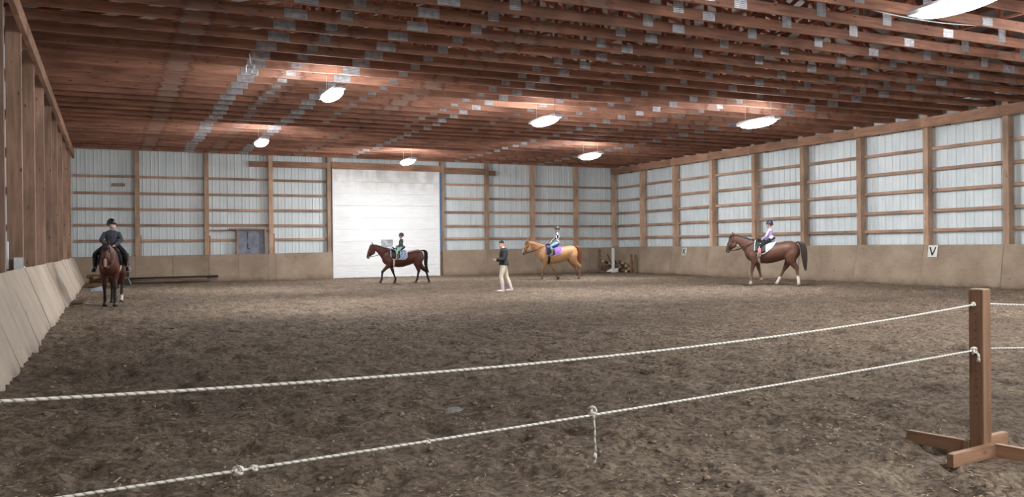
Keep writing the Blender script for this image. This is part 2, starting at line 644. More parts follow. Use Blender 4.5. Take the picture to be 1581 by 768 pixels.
# big headers either side of the door
board('header_beam', M['beam'], (5.95, 41.86, 5.46), (6.81, 41.86, 5.46), 0.09, 0.26, wb)
board('header_beam', M['beam'], (7.01, 41.72, 5.47), (9.59, 41.72, 5.47), 0.09, 0.27, wb)
board('header_beam', M['beam'], (9.79, 41.70, 5.50), (15.43, 41.70, 5.47), 0.10, 0.34, wb)
board('header_beam', M['beam'], (15.63, 41.72, 5.42), (17.96, 41.72, 5.42), 0.09, 0.30, wb)
board('header_beam', M['beam'], (18.16, 41.86, 5.36), (18.6, 41.86, 5.36), 0.09, 0.26, wb)
board('wood_block', M['girt'], (0.08, 41.95, 4.36), (0.62, 41.95, 4.36), 0.06, 0.13, wb)

def kick_panel(parent, c4, thick, mat=None):
    """c4: bottom a, bottom b, top b, top a (front face); thickness pushed along -normal"""
    a, b, c, d = [V(q) for q in c4]
    n = (b - a).cross(d - a).normalized()
    o = -n * thick
    org = (a + b) / 2
    v = [q - org for q in (a, b, c, d)] + [q + o - org for q in (a, b, c, d)]
    f = [(0, 1, 2, 3), (7, 6, 5, 4), (0, 4, 5, 1), (1, 5, 6, 2), (2, 6, 7, 3), (3, 7, 4, 0)]
    return obj('kick_board', mesh_from('kick_board', v, f), mat or M['ply'], parent, loc=org)

edges = [-1.75, 1.0, 2.55, 4.1, 5.4, 6.75, 7.1, 9.80]
edges2 = [15.50, 18.0, 20.8, 22.4, 24.2, 25.8]
for E_ in (edges, edges2):
    for a, b in zip(E_[:-1], E_[1:]):
        j = random.uniform(-.012, .012)
        ya, yb = 41.60 + random.uniform(-.02, .02), 41.60 + random.uniform(-.02, .02)
        kick_panel(wb, ((a + .006, ya - .12, -.2), (b - .006, yb - .12, -.2), (b - .006, 41.67, KT(b) + j), (a + .006, 41.67, KT(a) + j)), 0.03)
    board('sill_board', M['oldwood'], (E_[0], 41.76, KT(E_[0]) - .03), (E_[-1], 41.76, KT(E_[-1]) - .03), 0.16, 0.045, wb)
# gable above the trusses
mb = MB()
mb.add([(-1.9, 42.05, 6.2), (26.25, 42.05, 6.2), (12.15, 42.05, 10.9), (-1.9, 42.1, 6.2), (26.25, 42.1, 6.2), (12.15, 42.1, 10.9)],
       [(0, 1, 2), (5, 4, 3), (0, 3, 4, 1), (1, 4, 5, 2), (2, 5, 3, 0)])
obj('gable', mb.mesh('gable'), M['sheet'], wb)

# --- hatch in the back wall
w1 = thing('window_1', 'grey shuttered hatch framed in boards in the far wall', None)
del w1['label']
tag(w1, 'grey shuttered hatch framed in boards in the far wall', kind='structure')
board('lintel', M['girt'], (5.02, 41.78, 2.40), (6.86, 41.78, 2.40), 0.22, 0.07, w1)
board('lintel', M['girt'], (4.13, 41.9, 2.34), (5.4, 41.9, 2.34), 0.10, 0.05, w1)
board('jamb', M['girt'], (5.36, 41.78, 1.2), (5.36, 41.78, 2.37), 0.09, 0.22, w1, up=(0, 1, 0))
board('jamb', M['girt'], (6.63, 41.78, 1.2), (6.63, 41.78, 2.37), 0.07, 0.22, w1, up=(0, 1, 0))
mb = MB().box(0, 0, 0, 1.20, 0.03, 1.16)
sh = obj('shutter', mb.mesh('shutter'), M['shutter'], w1, loc=(5.995, 41.86, 1.76))
mb = MB()
mb.box(-0.14, -0.03, 0.38, 0.03, 0.02, 0.30).box(-0.14, -0.03, -0.16, 0.035, 0.025, 0.22).box(-0.10, -0.03, -0.27, 0.11, 0.025, 0.035)
mb.box(-0.14, -0.025, 0.1, 0.008, 0.01, 0.3)
obj('latch', mb.mesh('latch'), M['black'], sh)

# --- big white door
d1 = thing('door_1', 'tall white sectional door in the far wall', None)
del d1['label']
tag(d1, 'tall white sectional door in the far wall', kind='structure')
DW0, DW1 = 9.86, 15.30
for k in range(9):
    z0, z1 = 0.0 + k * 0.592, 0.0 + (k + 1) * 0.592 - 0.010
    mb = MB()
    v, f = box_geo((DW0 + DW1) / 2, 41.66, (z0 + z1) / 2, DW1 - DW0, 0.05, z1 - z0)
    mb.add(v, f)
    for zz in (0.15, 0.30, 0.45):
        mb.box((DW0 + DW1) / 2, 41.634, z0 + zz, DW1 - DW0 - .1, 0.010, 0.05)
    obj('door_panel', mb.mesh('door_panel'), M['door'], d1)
board('edge_trim', M['white'], (DW0 - .02, 41.63, -.1), (DW0 - .02, 41.63, 5.33), 0.05, 0.06, d1, up=(0, 1, 0))
board('edge_trim', M['white'], (DW1 + .02, 41.63, -.1), (DW1 + .02, 41.63, 5.30), 0.05, 0.06, d1, up=(0, 1, 0))
board('side_track', M['blue'], (DW1 + .11, 41.67, 1.25), (DW1 + .11, 41.67, 5.28), 0.11, 0.06, d1, up=(0, 1, 0))
board('side_track', M['oldwood'], (DW1 + .11, 41.67, -.1), (DW1 + .11, 41.67, 1.24), 0.11, 0.06, d1, up=(0, 1, 0))

# --- right wall
for py in POST_Y:
    board('post', M['post'], (XR + .14, py - .1, 0), (XR + .14, py - .1, 6.0), 0.20, 0.27, wr, up=(1, 0, 0))
yy = [41.70] + POST_Y
for a, b in zip(yy[:-1], yy[1:]):
    for z in GZ:
        dz = random.uniform(-.015, .015)
        board('girt', M['girt'], (XR + .24, a - .2 if a < 41 else a, z + dz), (XR + .24, b, z + dz), 0.06, 0.105, wr)
for k, (a, b) in enumerate(zip(yy[:-1], yy[1:])):
    board('header_beam', M['beam'], (XR - .05, a + (.0 if k else .05), 5.635), (XR - .05, b + .004, 5.635), 0.09, 0.34, wr)
    for t_ in (0.36, 0.72):
        yb = lin(a, b, t_)
        mb = MB().box(0, 0, 0, 0.12, 0.05, 0.05).box(0, 0.1, 0.01, 0.12, 0.05, 0.04).box(0, .05, -.01, .06, .16, .02)
        obj('bracket', mb.mesh('bracket'), M['oldwood'], wr, loc=(XR - .02, yb, 5.45))
KR = lambda y: 1.40
seams = [41.62] + [p - .06 for p in POST_Y]
for a, b in zip(seams[:-1], seams[1:]):
    j, x0 = random.uniform(-.012, .012), 25.52 + random.uniform(-.03, .03)
    kick_panel(wr, ((x0, a - .006, -.2), (x0, b + .006, -.2), (25.74, b + .006, 1.385 + j), (25.74, a - .006, 1.385 + j)), 0.03)
board('sill_board', M['oldwood'], (25.88, 41.7, 1.35), (25.88, -2.9, 1.35), 0.24, 0.045, wr)

# --- left wall
for py in POST_Y:
    board('post', M['post_grey'], (XL - .125, py - .08, 0), (XL - .125, py - .08, 5.75 + random.uniform(-.03, .03)), 0.16, 0.25, wl, up=(1, 0, 0))
for a, b in zip(yy[:-1], yy[1:]):
    for z in GZ + [5.45]:
        board('girt', M['girt'], (XL - .29, a, z), (XL - .29, b + .003, z), 0.06, 0.105, wl)
for k, (a, b) in enumerate(zip([41.70] + POST_Y[1::2], POST_Y[1::2] + [-2.9])):
    board('header_beam', M['beam'], (XL + .045, a, 5.60), (XL + .045, b + .004, 5.60), 0.09, 0.29, wl)
yk = 41.55
k = 0
while yk > -2.5:
    w = BAY / 2 if k % 3 else BAY
    a, b = yk, max(yk - w, -2.9)
    j, x0 = random.uniform(-.012, .012), -0.87 + random.uniform(-.006, .006)
    xt = XL + .04 + random.uniform(-.01, .01)
    kick_panel(wl, ((x0, b + .002, -.25), (x0 + random.uniform(-.012, .012), a - .002, -.25), (xt, a - .002, 1.15 + j), (xt, b + .002, 1.15 + j + random.uniform(-.01, .01))), 0.03, M['ply_lit'])
    yk -= w
    k += 1
board('sill_board', M['oldwood'], (XL - .12, 41.7, 1.09), (XL - .12, -2.9, 1.09), 0.32, 0.045, wl)

# --- wall behind the camera
wf = wall_root('wall_front', 'near wall behind the viewer', (12.2, -3.05, 0.05, 28.2, 0.10, 0.3))
mb = MB()
mb.box(12.2, -3.02, 3.2, 28.2, 0.05, 6.2).box(12.2, -2.9, 0.6, 28.0, 0.06, 1.3)
mb.add([(-1.9, -3.05, 6.2), (26.25, -3.05, 6.2), (12.15, -3.05, 10.9), (-1.9, -3.0, 6.2), (26.25, -3.0, 6.2), (12.15, -3.0, 10.9)],
       [(0, 1, 2), (5, 4, 3), (0, 3, 4, 1), (1, 4, 5, 2), (2, 5, 3, 0)])
obj('metal_sheet', mb.mesh('near_sheet'), M['sheet'], wf)

# ------------------------------------------------------------------ ceiling: trusses, plates, roof
mb = MB().box(12.15, 19.5, 10.72, 0.1, 45.2, 0.2)
ce = obj('ceiling', mb.mesh('ridge'), M['purlin'])
tag(ce, 'open ceiling of close set wooden roof trusses', kind='structure')
roofpitch = (10.75 - 6.25) / 14.05
for sgn in (-1, 1):
    mb = MB()
    xe = 12.15 + sgn * 14.3
    ze = 10.85 - 14.3 * roofpitch
    v = [(12.15, -3.1, 10.85), (12.15, 42.2, 10.85), (xe, 42.2, ze), (xe, -3.1, ze)]
    v += [(a, b, c + .05) for a, b, c in v]
    mb.add(v, [(0, 1, 2, 3), (7, 6, 5, 4), (0, 4, 5, 1), (1, 5, 6, 2), (2, 6, 7, 3), (3, 7, 4, 0)])
    obj('roof_panel', mb.mesh('roof_panel'), M['roof'], ce)
    for k in range(13):
        d = 0.6 + k * 1.1
        board('purlin', M['purlin'], (12.15 + sgn * d, 42.0, 10.76 - d * roofpitch), (12.15 + sgn * d, -2.9, 10.76 - d * roofpitch), 0.10, 0.10, ce)

cm = MB().box(12.2, 0, 0.1025, 27.9, 0.046, 0.205).mesh('bottom_chord')
cm.materials.append(M['chord'])
def plate_mesh(w, h):
    m = MB().box(0, 0, 0, w, 0.006, h).mesh('truss_plate')
    m.materials.append(M['plate'])
    return m
P_BIG, P_MID, P_WEB = plate_mesh(0.44, 0.185), plate_mesh(0.30, 0.17), plate_mesh(0.24, 0.30)
big = [3.25, 5.65, 21.1]
mid = [10.75, 16.3]
webx = [4.25, 7.0, 10.0, 12.7, 14.55, 18.1, 20.2]
truss_y = []
yt = 17.75 + 0.989 * 24
while yt > 5.5:
    if yt < 41.6:
        truss_y.append(yt)
    yt -= 0.989
webm = {}
def web_mesh(x0, x1, slope_side):
    """2x4 web from the bottom chord at x0 to the top chord at x1"""
    k = (x0, x1)
    if k not in webm:
        zt = 10.6 - abs(x1 - 12.15) * roofpitch - ZT
        m = MB()
        L = V((x1 - x0, 0, zt - 0.16))
        d = L.normalized()
        pr = V((-d.z, 0, d.x)) * 0.05
        a, b = V((x0, 0, 0.16)), V((x1, 0, zt))
        v = [a - pr, a + pr, b + pr, b - pr]
        v = [q + V((0, -.019, 0)) for q in v] + [q + V((0, .019, 0)) for q in v]
        m.add(v, [(0, 3, 2, 1), (4, 5, 6, 7), (0, 1, 5, 4), (1, 2, 6, 5), (2, 3, 7, 6), (3, 0, 4, 7)])
        me = m.mesh('web')
        me.materials.append(M['web'])
        webm[k] = me
    return webm[k]
WEBS = [(4.25, 4.25), (4.25, 7.0), (7.0, 7.0), (7.0, 10.0), (12.7, 12.15), (10.0, 10.0), (14.55, 14.55), (14.55, 18.1), (18.1, 18.1), (20.2, 18.1)]
tcm = MB()
for sgn in (-1, 1):
    xe = 12.15 + sgn * 14.0
    v = [(12.15, -.02, 10.66 - ZT), (xe, -.02, 10.66 - 14.0 * roofpitch - ZT), (xe, -.02, 10.52 - 14.0 * roofpitch - ZT), (12.15, -.02, 10.52 - ZT)]
    v += [(a, .02, c) for a, b, c in v]
    f = [(0, 1, 2, 3), (7, 6, 5, 4), (0, 4, 5, 1), (1, 5, 6, 2), (2, 6, 7, 3), (3, 7, 4, 0)]
    tcm.add(v, f)
tcm = tcm.mesh('top_chord')
tcm.materials.append(M['web'])
for k, ty in enumerate(truss_y):
    ch = obj('bottom_chord', cm, None, ce, loc=(0, ty, ZT + random.uniform(-.012, .012)))
    ch.rotation_euler = (0, 0.0022, 0)
    obj('top_chord', tcm, None, ch, loc=(0, 0.023, 0))
    j = random.uniform(-.06, .06)
    for px in big:
        obj('truss_plate', P_BIG, None, ch, loc=(px + j + random.uniform(-.04, .04), -0.026, 0.103))
    for px in mid:
        obj('truss_plate', P_MID, None, ch, loc=(px + j + random.uniform(-.05, .05), -0.026, 0.10))
    if ty < 31:
        for px in webx:
            if px == 20.2 and ty > 22:
                continue
            obj('truss_plate', P_WEB, None, ch, loc=(px + j + random.uniform(-.04, .04), -0.026, 0.225))
    if ty < 27:
        for a, b in WEBS:
            obj('web', web_mesh(a, b, 0), None, ch, loc=(0, 0.0, 0))
# lengthwise bracing laid over the chords
for bx in (8.6, 13.4, 16.9, 19.2):
    board('brace', M['web'], (bx, 5.6, ZT + .24), (bx + .3, 41.5, ZT + .24), 0.09, 0.04, ce)

# ------------------------------------------------------------------ lamps
lens_m = None
def lamp(x, y, label, z=5.36):
    global lens_m
    r = thing('ceiling_lamp', label, 'lamp', (x, y, z), 0, 'lamps hung below the trusses')
    if lens_m is None:
        v, f = ellipsoid((0, 0, 0), (0.215, 0.82, 0.15), 24, 12)
        v = [(a, b, min(c, 0.0)) for a, b, c in v]
        lens_m = mesh_from('lens', v, f, True)
        lens_m.materials.append(M['lens'])
        hv, hf = [], []
        for (sx, sy, zz) in ((0.13, 0.90, -0.02), (0.13, 0.90, 0.05), (0.09, 0.80, 0.11)):
            hv += [(-sx, -sy, zz), (sx, -sy, zz), (sx, sy, zz), (-sx, sy, zz)]
        for a in (0, 4):
            for i in range(4):
                i2 = (i + 1) % 4
                hf.append((a + i, a + i2, a + 4 + i2, a + 4 + i))
        hf += [(3, 2, 1, 0), (8, 9, 10, 11)]
        lamp.h = mesh_from('housing', hv, hf)
        lamp.h.materials.append(M['lamp_white'])
        lamp.c = MB().tube([(0, 0, 0.10), (0, 0, ZT - 5.36 + .03)], 0.008, n=6).mesh('hanger')
        lamp.c.materials.append(M['chain'])
    obj('lens', lens_m, None, r, loc=(0, 0, -0.022))
    obj('housing', lamp.h, None, r)
    for s in (-.6, .6):
        obj('hanger', lamp.c, None, r, loc=(0, s, 0))
    return r
lamp(5.11, 21.6, 'bright white ceiling lamp, the larger of the two in the left row')
lamp(5.02, 32.2, 'small bright ceiling lamp farthest left, nearer the far wall')
lamp(12.2, 37.2, 'bright ceiling lamp hanging in front of the top of the white door')
lamp(12.24, 23.7, 'bright oval ceiling lamp over the middle, above and behind the walking instructor')
lamp(18.8, 32.2, 'bright ceiling lamp near the far right corner above the tan horse')
lamp(18.8, 21.6, 'large bright ceiling lamp near the right wall above the brown horse')
lamp(12.55, 9.6, 'largest lamp, glaring at the top right edge of the photo')
lamp(5.05, 0.4, 'added unseen ceiling lamp above the viewer, brightening the near floor')  # unseen lamp added to brighten the near floor and ropes
lamp(12.3, -1.6, 'added unseen ceiling lamp near the wall behind the viewer')  # unseen lamp added to light the near side of the wooden post
lamp(18.8, 11.0, 'added unseen ceiling lamp near the viewer, right row')  # unseen, added for its light at the right row's spacing
lamp(18.8, 1.0, 'added unseen ceiling lamp behind the wooden post')  # carries the right row on out of sight, added for its light

# ------------------------------------------------------------------ arena letters
def letter_sign(ch, y, z, s, label):
    lean = math.atan2(0.22, 1.585)
    r = thing('arena_letter', label, 'sign', (25.74 - (1.385 - z) * 0.139 - 0.03, y, z))
    r.rotation_euler = (0, 0, -math.pi / 2)          # local x -> -y (to the right as seen), local y -> +x
    tilt = Matrix.Rotation(-lean, 4, 'X')
    m = MB().box(0, 0, 0, s[0], 0.016, s[1]).mesh('sign_board')
    obj('sign_board', m, M['sign'], r, mtx=tilt)
    mb = MB()
    def stroke(a, b, w):
        a, b = V((a[0], -.012, a[1])), V((b[0], -.012, b[1]))
        d = (b - a).normalized()
        p = V((-d.z, 0, d.x)) * w / 2
        v = [a - p, b - p, b + p, a + p]
        v = [q + V((0, .004, 0)) for q in v] + [q + V((0, -.004, 0)) for q in v]
        mb.add(v, [(0, 1, 2, 3), (7, 6, 5, 4), (0, 4, 5, 1), (1, 5, 6, 2), (2, 6, 7, 3), (3, 7, 4, 0)])
    if ch == 'V':
        stroke((-.115, .14), (0.0, -.14), .052)
        stroke((.115, .14), (0.0, -.14), .044)
    else:
        stroke((-.075, .14), (-.075, -.14), .05)
        stroke((.09, .14), (-.075, -.02), .046)
        stroke((-.03, .03), (.10, -.14), .046)
    obj('letter', mb.mesh('letter'), M['black'], r, mtx=tilt)
letter_sign('V', 20.74, 1.155, (0.37, 0.41), 'white square sign with black letter V on the right kick boards')
letter_sign('K', 34.9, 1.13, (0.36, 0.38), 'white square sign with black letter K on the far right kick boards')

# notice on the door
r = tag(obj('notice_board', MB().box(0, 0, 0, 0.62, 0.012, 0.36).mesh('notice_board'), None, None, (12.54, 41.61, 1.68)),
        'faded grey notice sheet fixed to the white door behind the dark horse', 'notice')
t = NT('faded_notice')
f = t.noise(t.coords((1, 1, 1.4)), 9, 5, 0.7)
t.base(t.ramp(f, [(0.38, srgb(122, 126, 130)), (0.55, srgb(186, 190, 192)), (0.7, srgb(206, 210, 212))]), 0.6)
r.data.materials.append(t.m)

# ------------------------------------------------------------------ near post stand and ropes
PX, PY, PR = 5.345, 3.955, math.radians(8)
r = thing('rope_stand', 'wooden post on a crossed board base holding both white ropes, right foreground', 'post', (PX, PY, 0.0), PR)
pw = 0.098
m = MB().box(0, 0, 0, 1.085, pw, pw).mesh('upright')
bm = bmesh.new(); bm.from_mesh(m)
bmesh.ops.bevel(bm, geom=bm.edges[:], offset=0.006, segments=2, affect='EDGES', profile=0.6)
bm.to_mesh(m); bm.free()
up = obj('upright', m, M['fresh'], r, mtx=frame((0, 0, 0.045), (0, 0, 1.13), (0, 1, 0))[0])
obj('top_end', MB().box(0, 0, 0, pw - .008, pw - .008, 0.006).mesh('top_end'), M['fresh_end'], r, loc=(0, 0, 1.131))['label'] = 'pale sawn top end'
mb = MB()
for k in range(13):
    mb.tube([(-pw / 2 - .001, 0, 0.36 + k * 0.055), (-pw / 2 + .004, 0, 0.36 + k * .055)], 0.005, n=8)
obj('peg_hole', mb.mesh('peg_hole'), M['black'], r)['kind'] = 'stuff'
def foot(p0, p1, z=0.05):
    return board('foot_board', M['fresh'], (p0[0], p0[1], z), (p1[0], p1[1], z), 0.045, 0.09, r, bevel=0.004)
foot((-0.02, 0.052), (-0.045, 0.50))
foot((0.028, -0.052), (0.045, -0.55))
foot((-0.50, -0.075), (0.045, -0.075))
foot((-0.05, 0.075), (0.46, 0.075))

def sag(p0, p1, pm, n=60, tmid=0.5):
    """parabola through p0, pm at tmid, p1"""
    p0, p1 = V(p0), V(p1)
    out = []
    base = p0.lerp(p1, tmid).z
    k = (pm - base) / (tmid * (1 - tmid))
    for i in range(n + 1):
        t = i / n
        q = p0.lerp(p1, t)
        q.z += k * t * (1 - t)
        out.append(q)
    return out

A1, A2 = V((-1.27, 3.19, 1.0)), V((-1.10, 3.21, 0.60))
H1, H2 = V((PX - pw / 2, PY - .005, 1.03)), V((PX - pw / 2, PY - .005, 0.72))
def rope_mesh(pts, r=0.0062, n=8):
    # two-strand twisted look: tube with slightly wobbling radius
    L, out, rr = 0.0, [], []
    for i in range(len(pts) - 1):
        a, b = pts[i], pts[i + 1]
        m = max(1, int((b - a).length / 0.012))
        for k in range(m):
            out.append(a.lerp(b, k / m))
            rr.append(r * (1.0 + 0.05 * math.sin(len(out) * 2.2)))
    out.append(pts[-1]); rr.append(r)
    return tube_geo(out, rr, n=n)
def knot_geo(c, s, seed=0):
    rnd = random.Random(seed)
    pts = []
    for k in range(28):
        a = 2 * math.pi * k / 28
        pts.append((c[0] + s * (math.cos(2 * a) * (1 + .4 * math.cos(3 * a))), c[1] + s * .7 * math.sin(3 * a), c[2] + s * (math.sin(2 * a) * (1 + .4 * math.cos(3 * a)))))
    return tube_geo(pts, 0.0062, n=8, closed=True)

rp1 = sag(A1, H1, 0.915, tmid=0.55)
mb = MB()
mb.add(*rope_mesh(rp1))
o = tag(obj('rope', mb.mesh('upper_rope', True), M['rope']), 'upper white braided rope stretched from the left wall to the wooden post', 'rope', 'ropes across the foreground')
mb = MB()
mb.add(*knot_geo((H1.x - .02, H1.y, H1.z), 0.009, 1))
obj('knot', mb.mesh('knot', True), M['rope'], o)
rp2 = sag(A2, H2, 0.638, tmid=0.5)
mb = MB()
mb.add(*rope_mesh(rp2))
o2 = tag(obj('rope', mb.mesh('lower_rope', True), M['rope']), 'lower white braided rope with knots and a hanging tail, stretched to the wooden post', 'rope', 'ropes across the foreground')
def at_x(rp, x):
    return min(rp, key=lambda q: abs(q.x - x))
def between(rp, x):
    for a, b in zip(rp[:-1], rp[1:]):
        if (a.x - x) * (b.x - x) <= 0:
            return a.lerp(b, (x - a.x) / (b.x - a.x))
for kx, s in ((0.43, 0.013), (0.49, 0.008), (1.22, .006)):
    mb = MB().add(*knot_geo(between(rp2, kx), s, int(kx * 10)))
    obj('knot', mb.mesh('knot', True), M['rope'], o2)
c = between(rp2, 2.09)
mb = MB()
mb.add(*knot_geo((c.x, c.y, c.z + .022), 0.014, 4))
tp = [c + V(q) for q in ((0, -.004, .01), (.004, -.004, -.03), (.010, 0, -.07), (.008, 0, -.11), (.013, 0, -.155), (.014, 0, -.185))]
mb.add(*tube_geo(tp, [.006, .005, .005, .005, .005, .005], n=8))
mb.add(*tube_geo([c + V(q) for q in ((.013, 0, -.18), (.003, 0, -.195), (-.001, 0, -.205))], [.005, .005, .003], n=8))
mb.add(*tube_geo([c + V(q) for q in ((.014, 0, -.185), (.012, 0, -.21), (.004, 0, -.235))], [(.006, .006), (.009, .006), (.008, .005)], n=8))
obj('rope_tail', mb.mesh('rope_tail', True), M['rope'], o2)
mb = MB()
mb.add(*knot_geo((H2.x - .03, H2.y - .01, H2.z), 0.017, 5))
mb.add(*tube_geo([(H2.x - .02, H2.y - .02, H2.z - .005), (H2.x - .012, H2.y - .03, H2.z - .03), (H2.x - .014, H2.y - .03, H2.z - .075)], [.006, .008, .012], n=8))
obj('knot', mb.mesh('knot', True), M['rope'], o2)
for z0, lab in ((1.03, 'upper white rope running right from the wooden post out of view'), (0.725, 'lower white rope running right from the wooden post out of view')):
    pr = sag((PX + pw / 2, PY + .012, z0), (25.5, 5.2, z0 + .1), z0 - .28, 90)
    tag(obj('rope', MB().add(*rope_mesh(pr, .0055)).mesh('rope', True), M['rope']), lab, 'rope', 'ropes across the foreground')

# ------------------------------------------------------------------ small things
# wall socket box with conduit on the left ledge
r = thing('socket_box', 'small grey electrical socket box with conduit on the left wall ledge', 'socket', (-1.52, 17.95, 1.12))
mb = MB().box(0, 0, 0.11, 0.12, 0.30, 0.19)
obj('housing', mb.mesh('housing'), M['grey'], r, mtx=Matrix.Rotation(.12, 4, 'Y'))
obj('cover', MB().box(0.02, -0.16, 0.11, 0.14, 0.02, 0.22).mesh('cover'), M['white'], r)
obj('conduit', MB().tube([(-.05, .1, .1), (-.05, .5, .05), (0.02, 1.0, .02)], .025, n=8).mesh('conduit', True), M['white'], r)
obj('conduit', MB().tube([(-.16, -.1, 0.02), (-.16, -.1, 0.5)], .03, n=8).mesh('conduit', True), M['white'], r)
# hook hanging from a truss
r = thing('hanging_hook', 'white pulley and hook dangling from the trusses above the left side', 'hook', (2.97, 20.65, 5.886))
obj('cord', MB().tube([(0, 0, 0.1), (.02, 0, -.1), (.05, 0, -.16)], .012, n=6).mesh('cord'), M['white'], r)
mb = MB().box(.09, 0, -.2, .05, .03, .12)
ring = [(.10 + .07 * math.cos(a), 0, -.33 + .06 * math.sin(a)) for a in [2 * math.pi * k / 14 for k in range(14)]]
mb.tube(ring, .018, n=6, closed=True)
obj('ring_hook', mb.mesh('ring_hook', True), M['white'], r)
obj('weight', MB().tube([(-.06, 0, -.16), (-.09, 0, -.22), (-.10, 0, -.33)], [.012, .02, .035], n=8).mesh('weight', True), M['white'], r)
# cable near the closest lamp
tag(obj('lamp_cable', MB().tube(sag((12.9, 12.0, 5.95), (16.6, 12.0, 5.95), 5.86, 24), .011, n=6).mesh('lamp_cable', True), M['white']),
    'thin white cable sagging below the trusses near the closest lamp', 'cable')
# scraps on the dirt
def flat_patch(name, pts, z, mat, label, cat):
    pts = [V(p) for p in pts]
    c = sum(pts, V((0, 0))) / len(pts)
    v, f = [], []
    n = len(pts)
    for dz, sc in ((0, 1.0), (.018, .92), (.03, .6)):
        for p in pts:
            q = c + (p - c) * sc
            v.append((q.x, q.y, z + dz))
    for k in range(2):
        for i in range(n):
            i2 = (i + 1) % n
            f.append((k * n + i, k * n + i2, (k + 1) * n + i2, (k + 1) * n + i))
    f.append(tuple(range(2 * n, 3 * n)))
    f.append(tuple(range(n))[::-1])
    return tag(obj(name, mesh_from(name, v, f, False), mat), label, cat)
flat_patch('stone', [(2.72, 7.30), (2.84, 7.28), (2.95, 7.38), (2.97, 7.52), (2.88, 7.58), (2.77, 7.48)], G(2.84, 7.4) - .008, M['stone'],
           'flat pale grey stone lying in the dirt beyond the lower rope', 'stone')
zz = G(.02, 5.9) + .012
tag(obj('twine_scrap', MB().tube([(-.02, 5.80, zz), (.035, 5.86, zz + .004), (.045, 5.92, zz + .012), (.005, 6.0, zz + .004), (.045, 6.08, zz + .015)], .0045, n=6).mesh('twine_scrap', True), M['shaving']),
    'curl of pale twine on the dirt at lower left', 'twine')

# clods and shavings: nobody could count them
def clods():
    v0, f0 = ellipsoid((0, 0, 0), (1, 1, 1), 6, 4)
    v0 = np.array(v0)
    mb_v, mb_f = [], []
    n = 0
    N = 5200
    u = RNG.rand(N)
    ys = 2.6 + 15.0 * u ** 1.5
    xs = -1.0 + RNG.rand(N) * (ys * 1.15 + 2.0)
    hs = ground(xs, ys)
    dens = vnoise(xs, ys, 0.9, 2)
    for x_, y_, h_, d_ in zip(xs, ys, hs, dens):
        if d_ < -0.25 or x_ < -.70 or math.hypot(x_ - PX, y_ - PY) < .3:
            continue
        s = 0.007 + 0.018 * RNG.rand() ** 3
        vv = v0 * (s * (0.8 + .7 * RNG.rand(3))) * np.array([1, 1, .65]) * (1 + .35 * (RNG.rand(len(v0), 1) - .5))
        a = RNG.rand() * 6.28
        c_, s_ = math.cos(a), math.sin(a)
        vv = np.stack([vv[:, 0] * c_ - vv[:, 1] * s_ + x_, vv[:, 0] * s_ + vv[:, 1] * c_ + y_, vv[:, 2] + h_ + s * .1], 1)
        mb_v.append(vv)
        mb_f += [tuple(i + n for i in q) for q in f0]
        n += len(v0)
    me = mesh_from('dirt_clods', np.concatenate(mb_v), mb_f, True)
    tag(obj('dirt_clods', me, M['clod']), 'small clods of dirt strewn over the arena floor', 'dirt', kind='stuff')
    mb = MB()
    for k in range(4200):
        y_ = 2.6 + 13 * RNG.rand() ** 1.4
        x_ = -.72 + RNG.rand() * (y_ * 1.15 + 1.5)
        z_ = G(x_, y_) + .004
        L, a = .005 + .013 * RNG.rand(), RNG.rand() * 6.28
        d = V((math.cos(a), math.sin(a), RNG.rand() * .6 - .3)) * L
        w = V((-math.sin(a), math.cos(a), 0)) * (.002 + .003 * RNG.rand())
        p = V((x_, y_, z_))
        v = [p - d - w, p + d - w, p + d + w, p - d + w]
        v = v + [q + V((0, 0, .003)) for q in v]
        mb.add(v, [(0, 3, 2, 1), (4, 5, 6, 7), (0, 1, 5, 4), (1, 2, 6, 5), (2, 3, 7, 6), (3, 0, 4, 7)])
    tag(obj('wood_shavings', mb.mesh('wood_shavings'), M['shaving']), 'pale wood shavings scattered in the dirt', 'shavings', kind='stuff')
clods()

# ---- far left corner: poles, striped standard, logs, jump block
def pole(p0, p1, r, mat, label):
    mtx, L = frame(p0, p1)
    m = MB().tube([(-L / 2, 0, 0), (-L / 4, 0, .004), (L / 4, 0, -.003), (L / 2, 0, 0)], r, n=14, cap_k=.05).mesh('ground_pole', True)
    return tag(obj('ground_pole', m, mat, None, mtx=mtx), label, 'pole', 'jump poles lying by the far wall')
zb = 0.04
pole((0.65, 41.18, .19), (4.45, 41.28, .23), .055, M['black'], 'black jump pole lying topmost along the far wall')
pole((0.55, 40.98, .13), (3.95, 41.04, .15), .05, M['oldwood'], 'shorter tan jump pole lying between the black pole and the front pole')
pole((0.45, 40.72, .06), (4.05, 40.78, .08), .055, M['oldwood'], 'tan jump pole lying frontmost on the dirt by the far wall')
r = thing('striped_standard', 'thin upright post striped black and green beside the ground poles', 'post', (0.66, 40.6, 0))
for k in range(8):
    obj('stripe', MB().box(0, 0, 0.08 + k * .165, .13, .13, .163).mesh('stripe'), M['darkgreen'] if k % 2 else M['black'], r)
r = thing('jump_block', 'black plastic jump block with pale edge beside the striped post', 'block', (0.32, 39.7, 0.0))
mb = MB()
mb.add([(-.45, -.2, 0), (.45, -.2, 0), (.45, .2, 0), (-.45, .2, 0), (-.3, -.12, .27), (.36, -.12, .27), (.36, .12, .27), (-.3, .12, .27)], BOXF)
obj('body', mb.mesh('body'), M['black'], r)
mb = MB()
mb.tube([(.36, -.13, .28), (.46, -.21, .01)], .022, n=6).tube([(-.3, -.13, .28), (.36, -.13, .28)], .014, n=6)
obj('edge', mb.mesh('edge'), M['bluegrey'], r)
mb = MB()
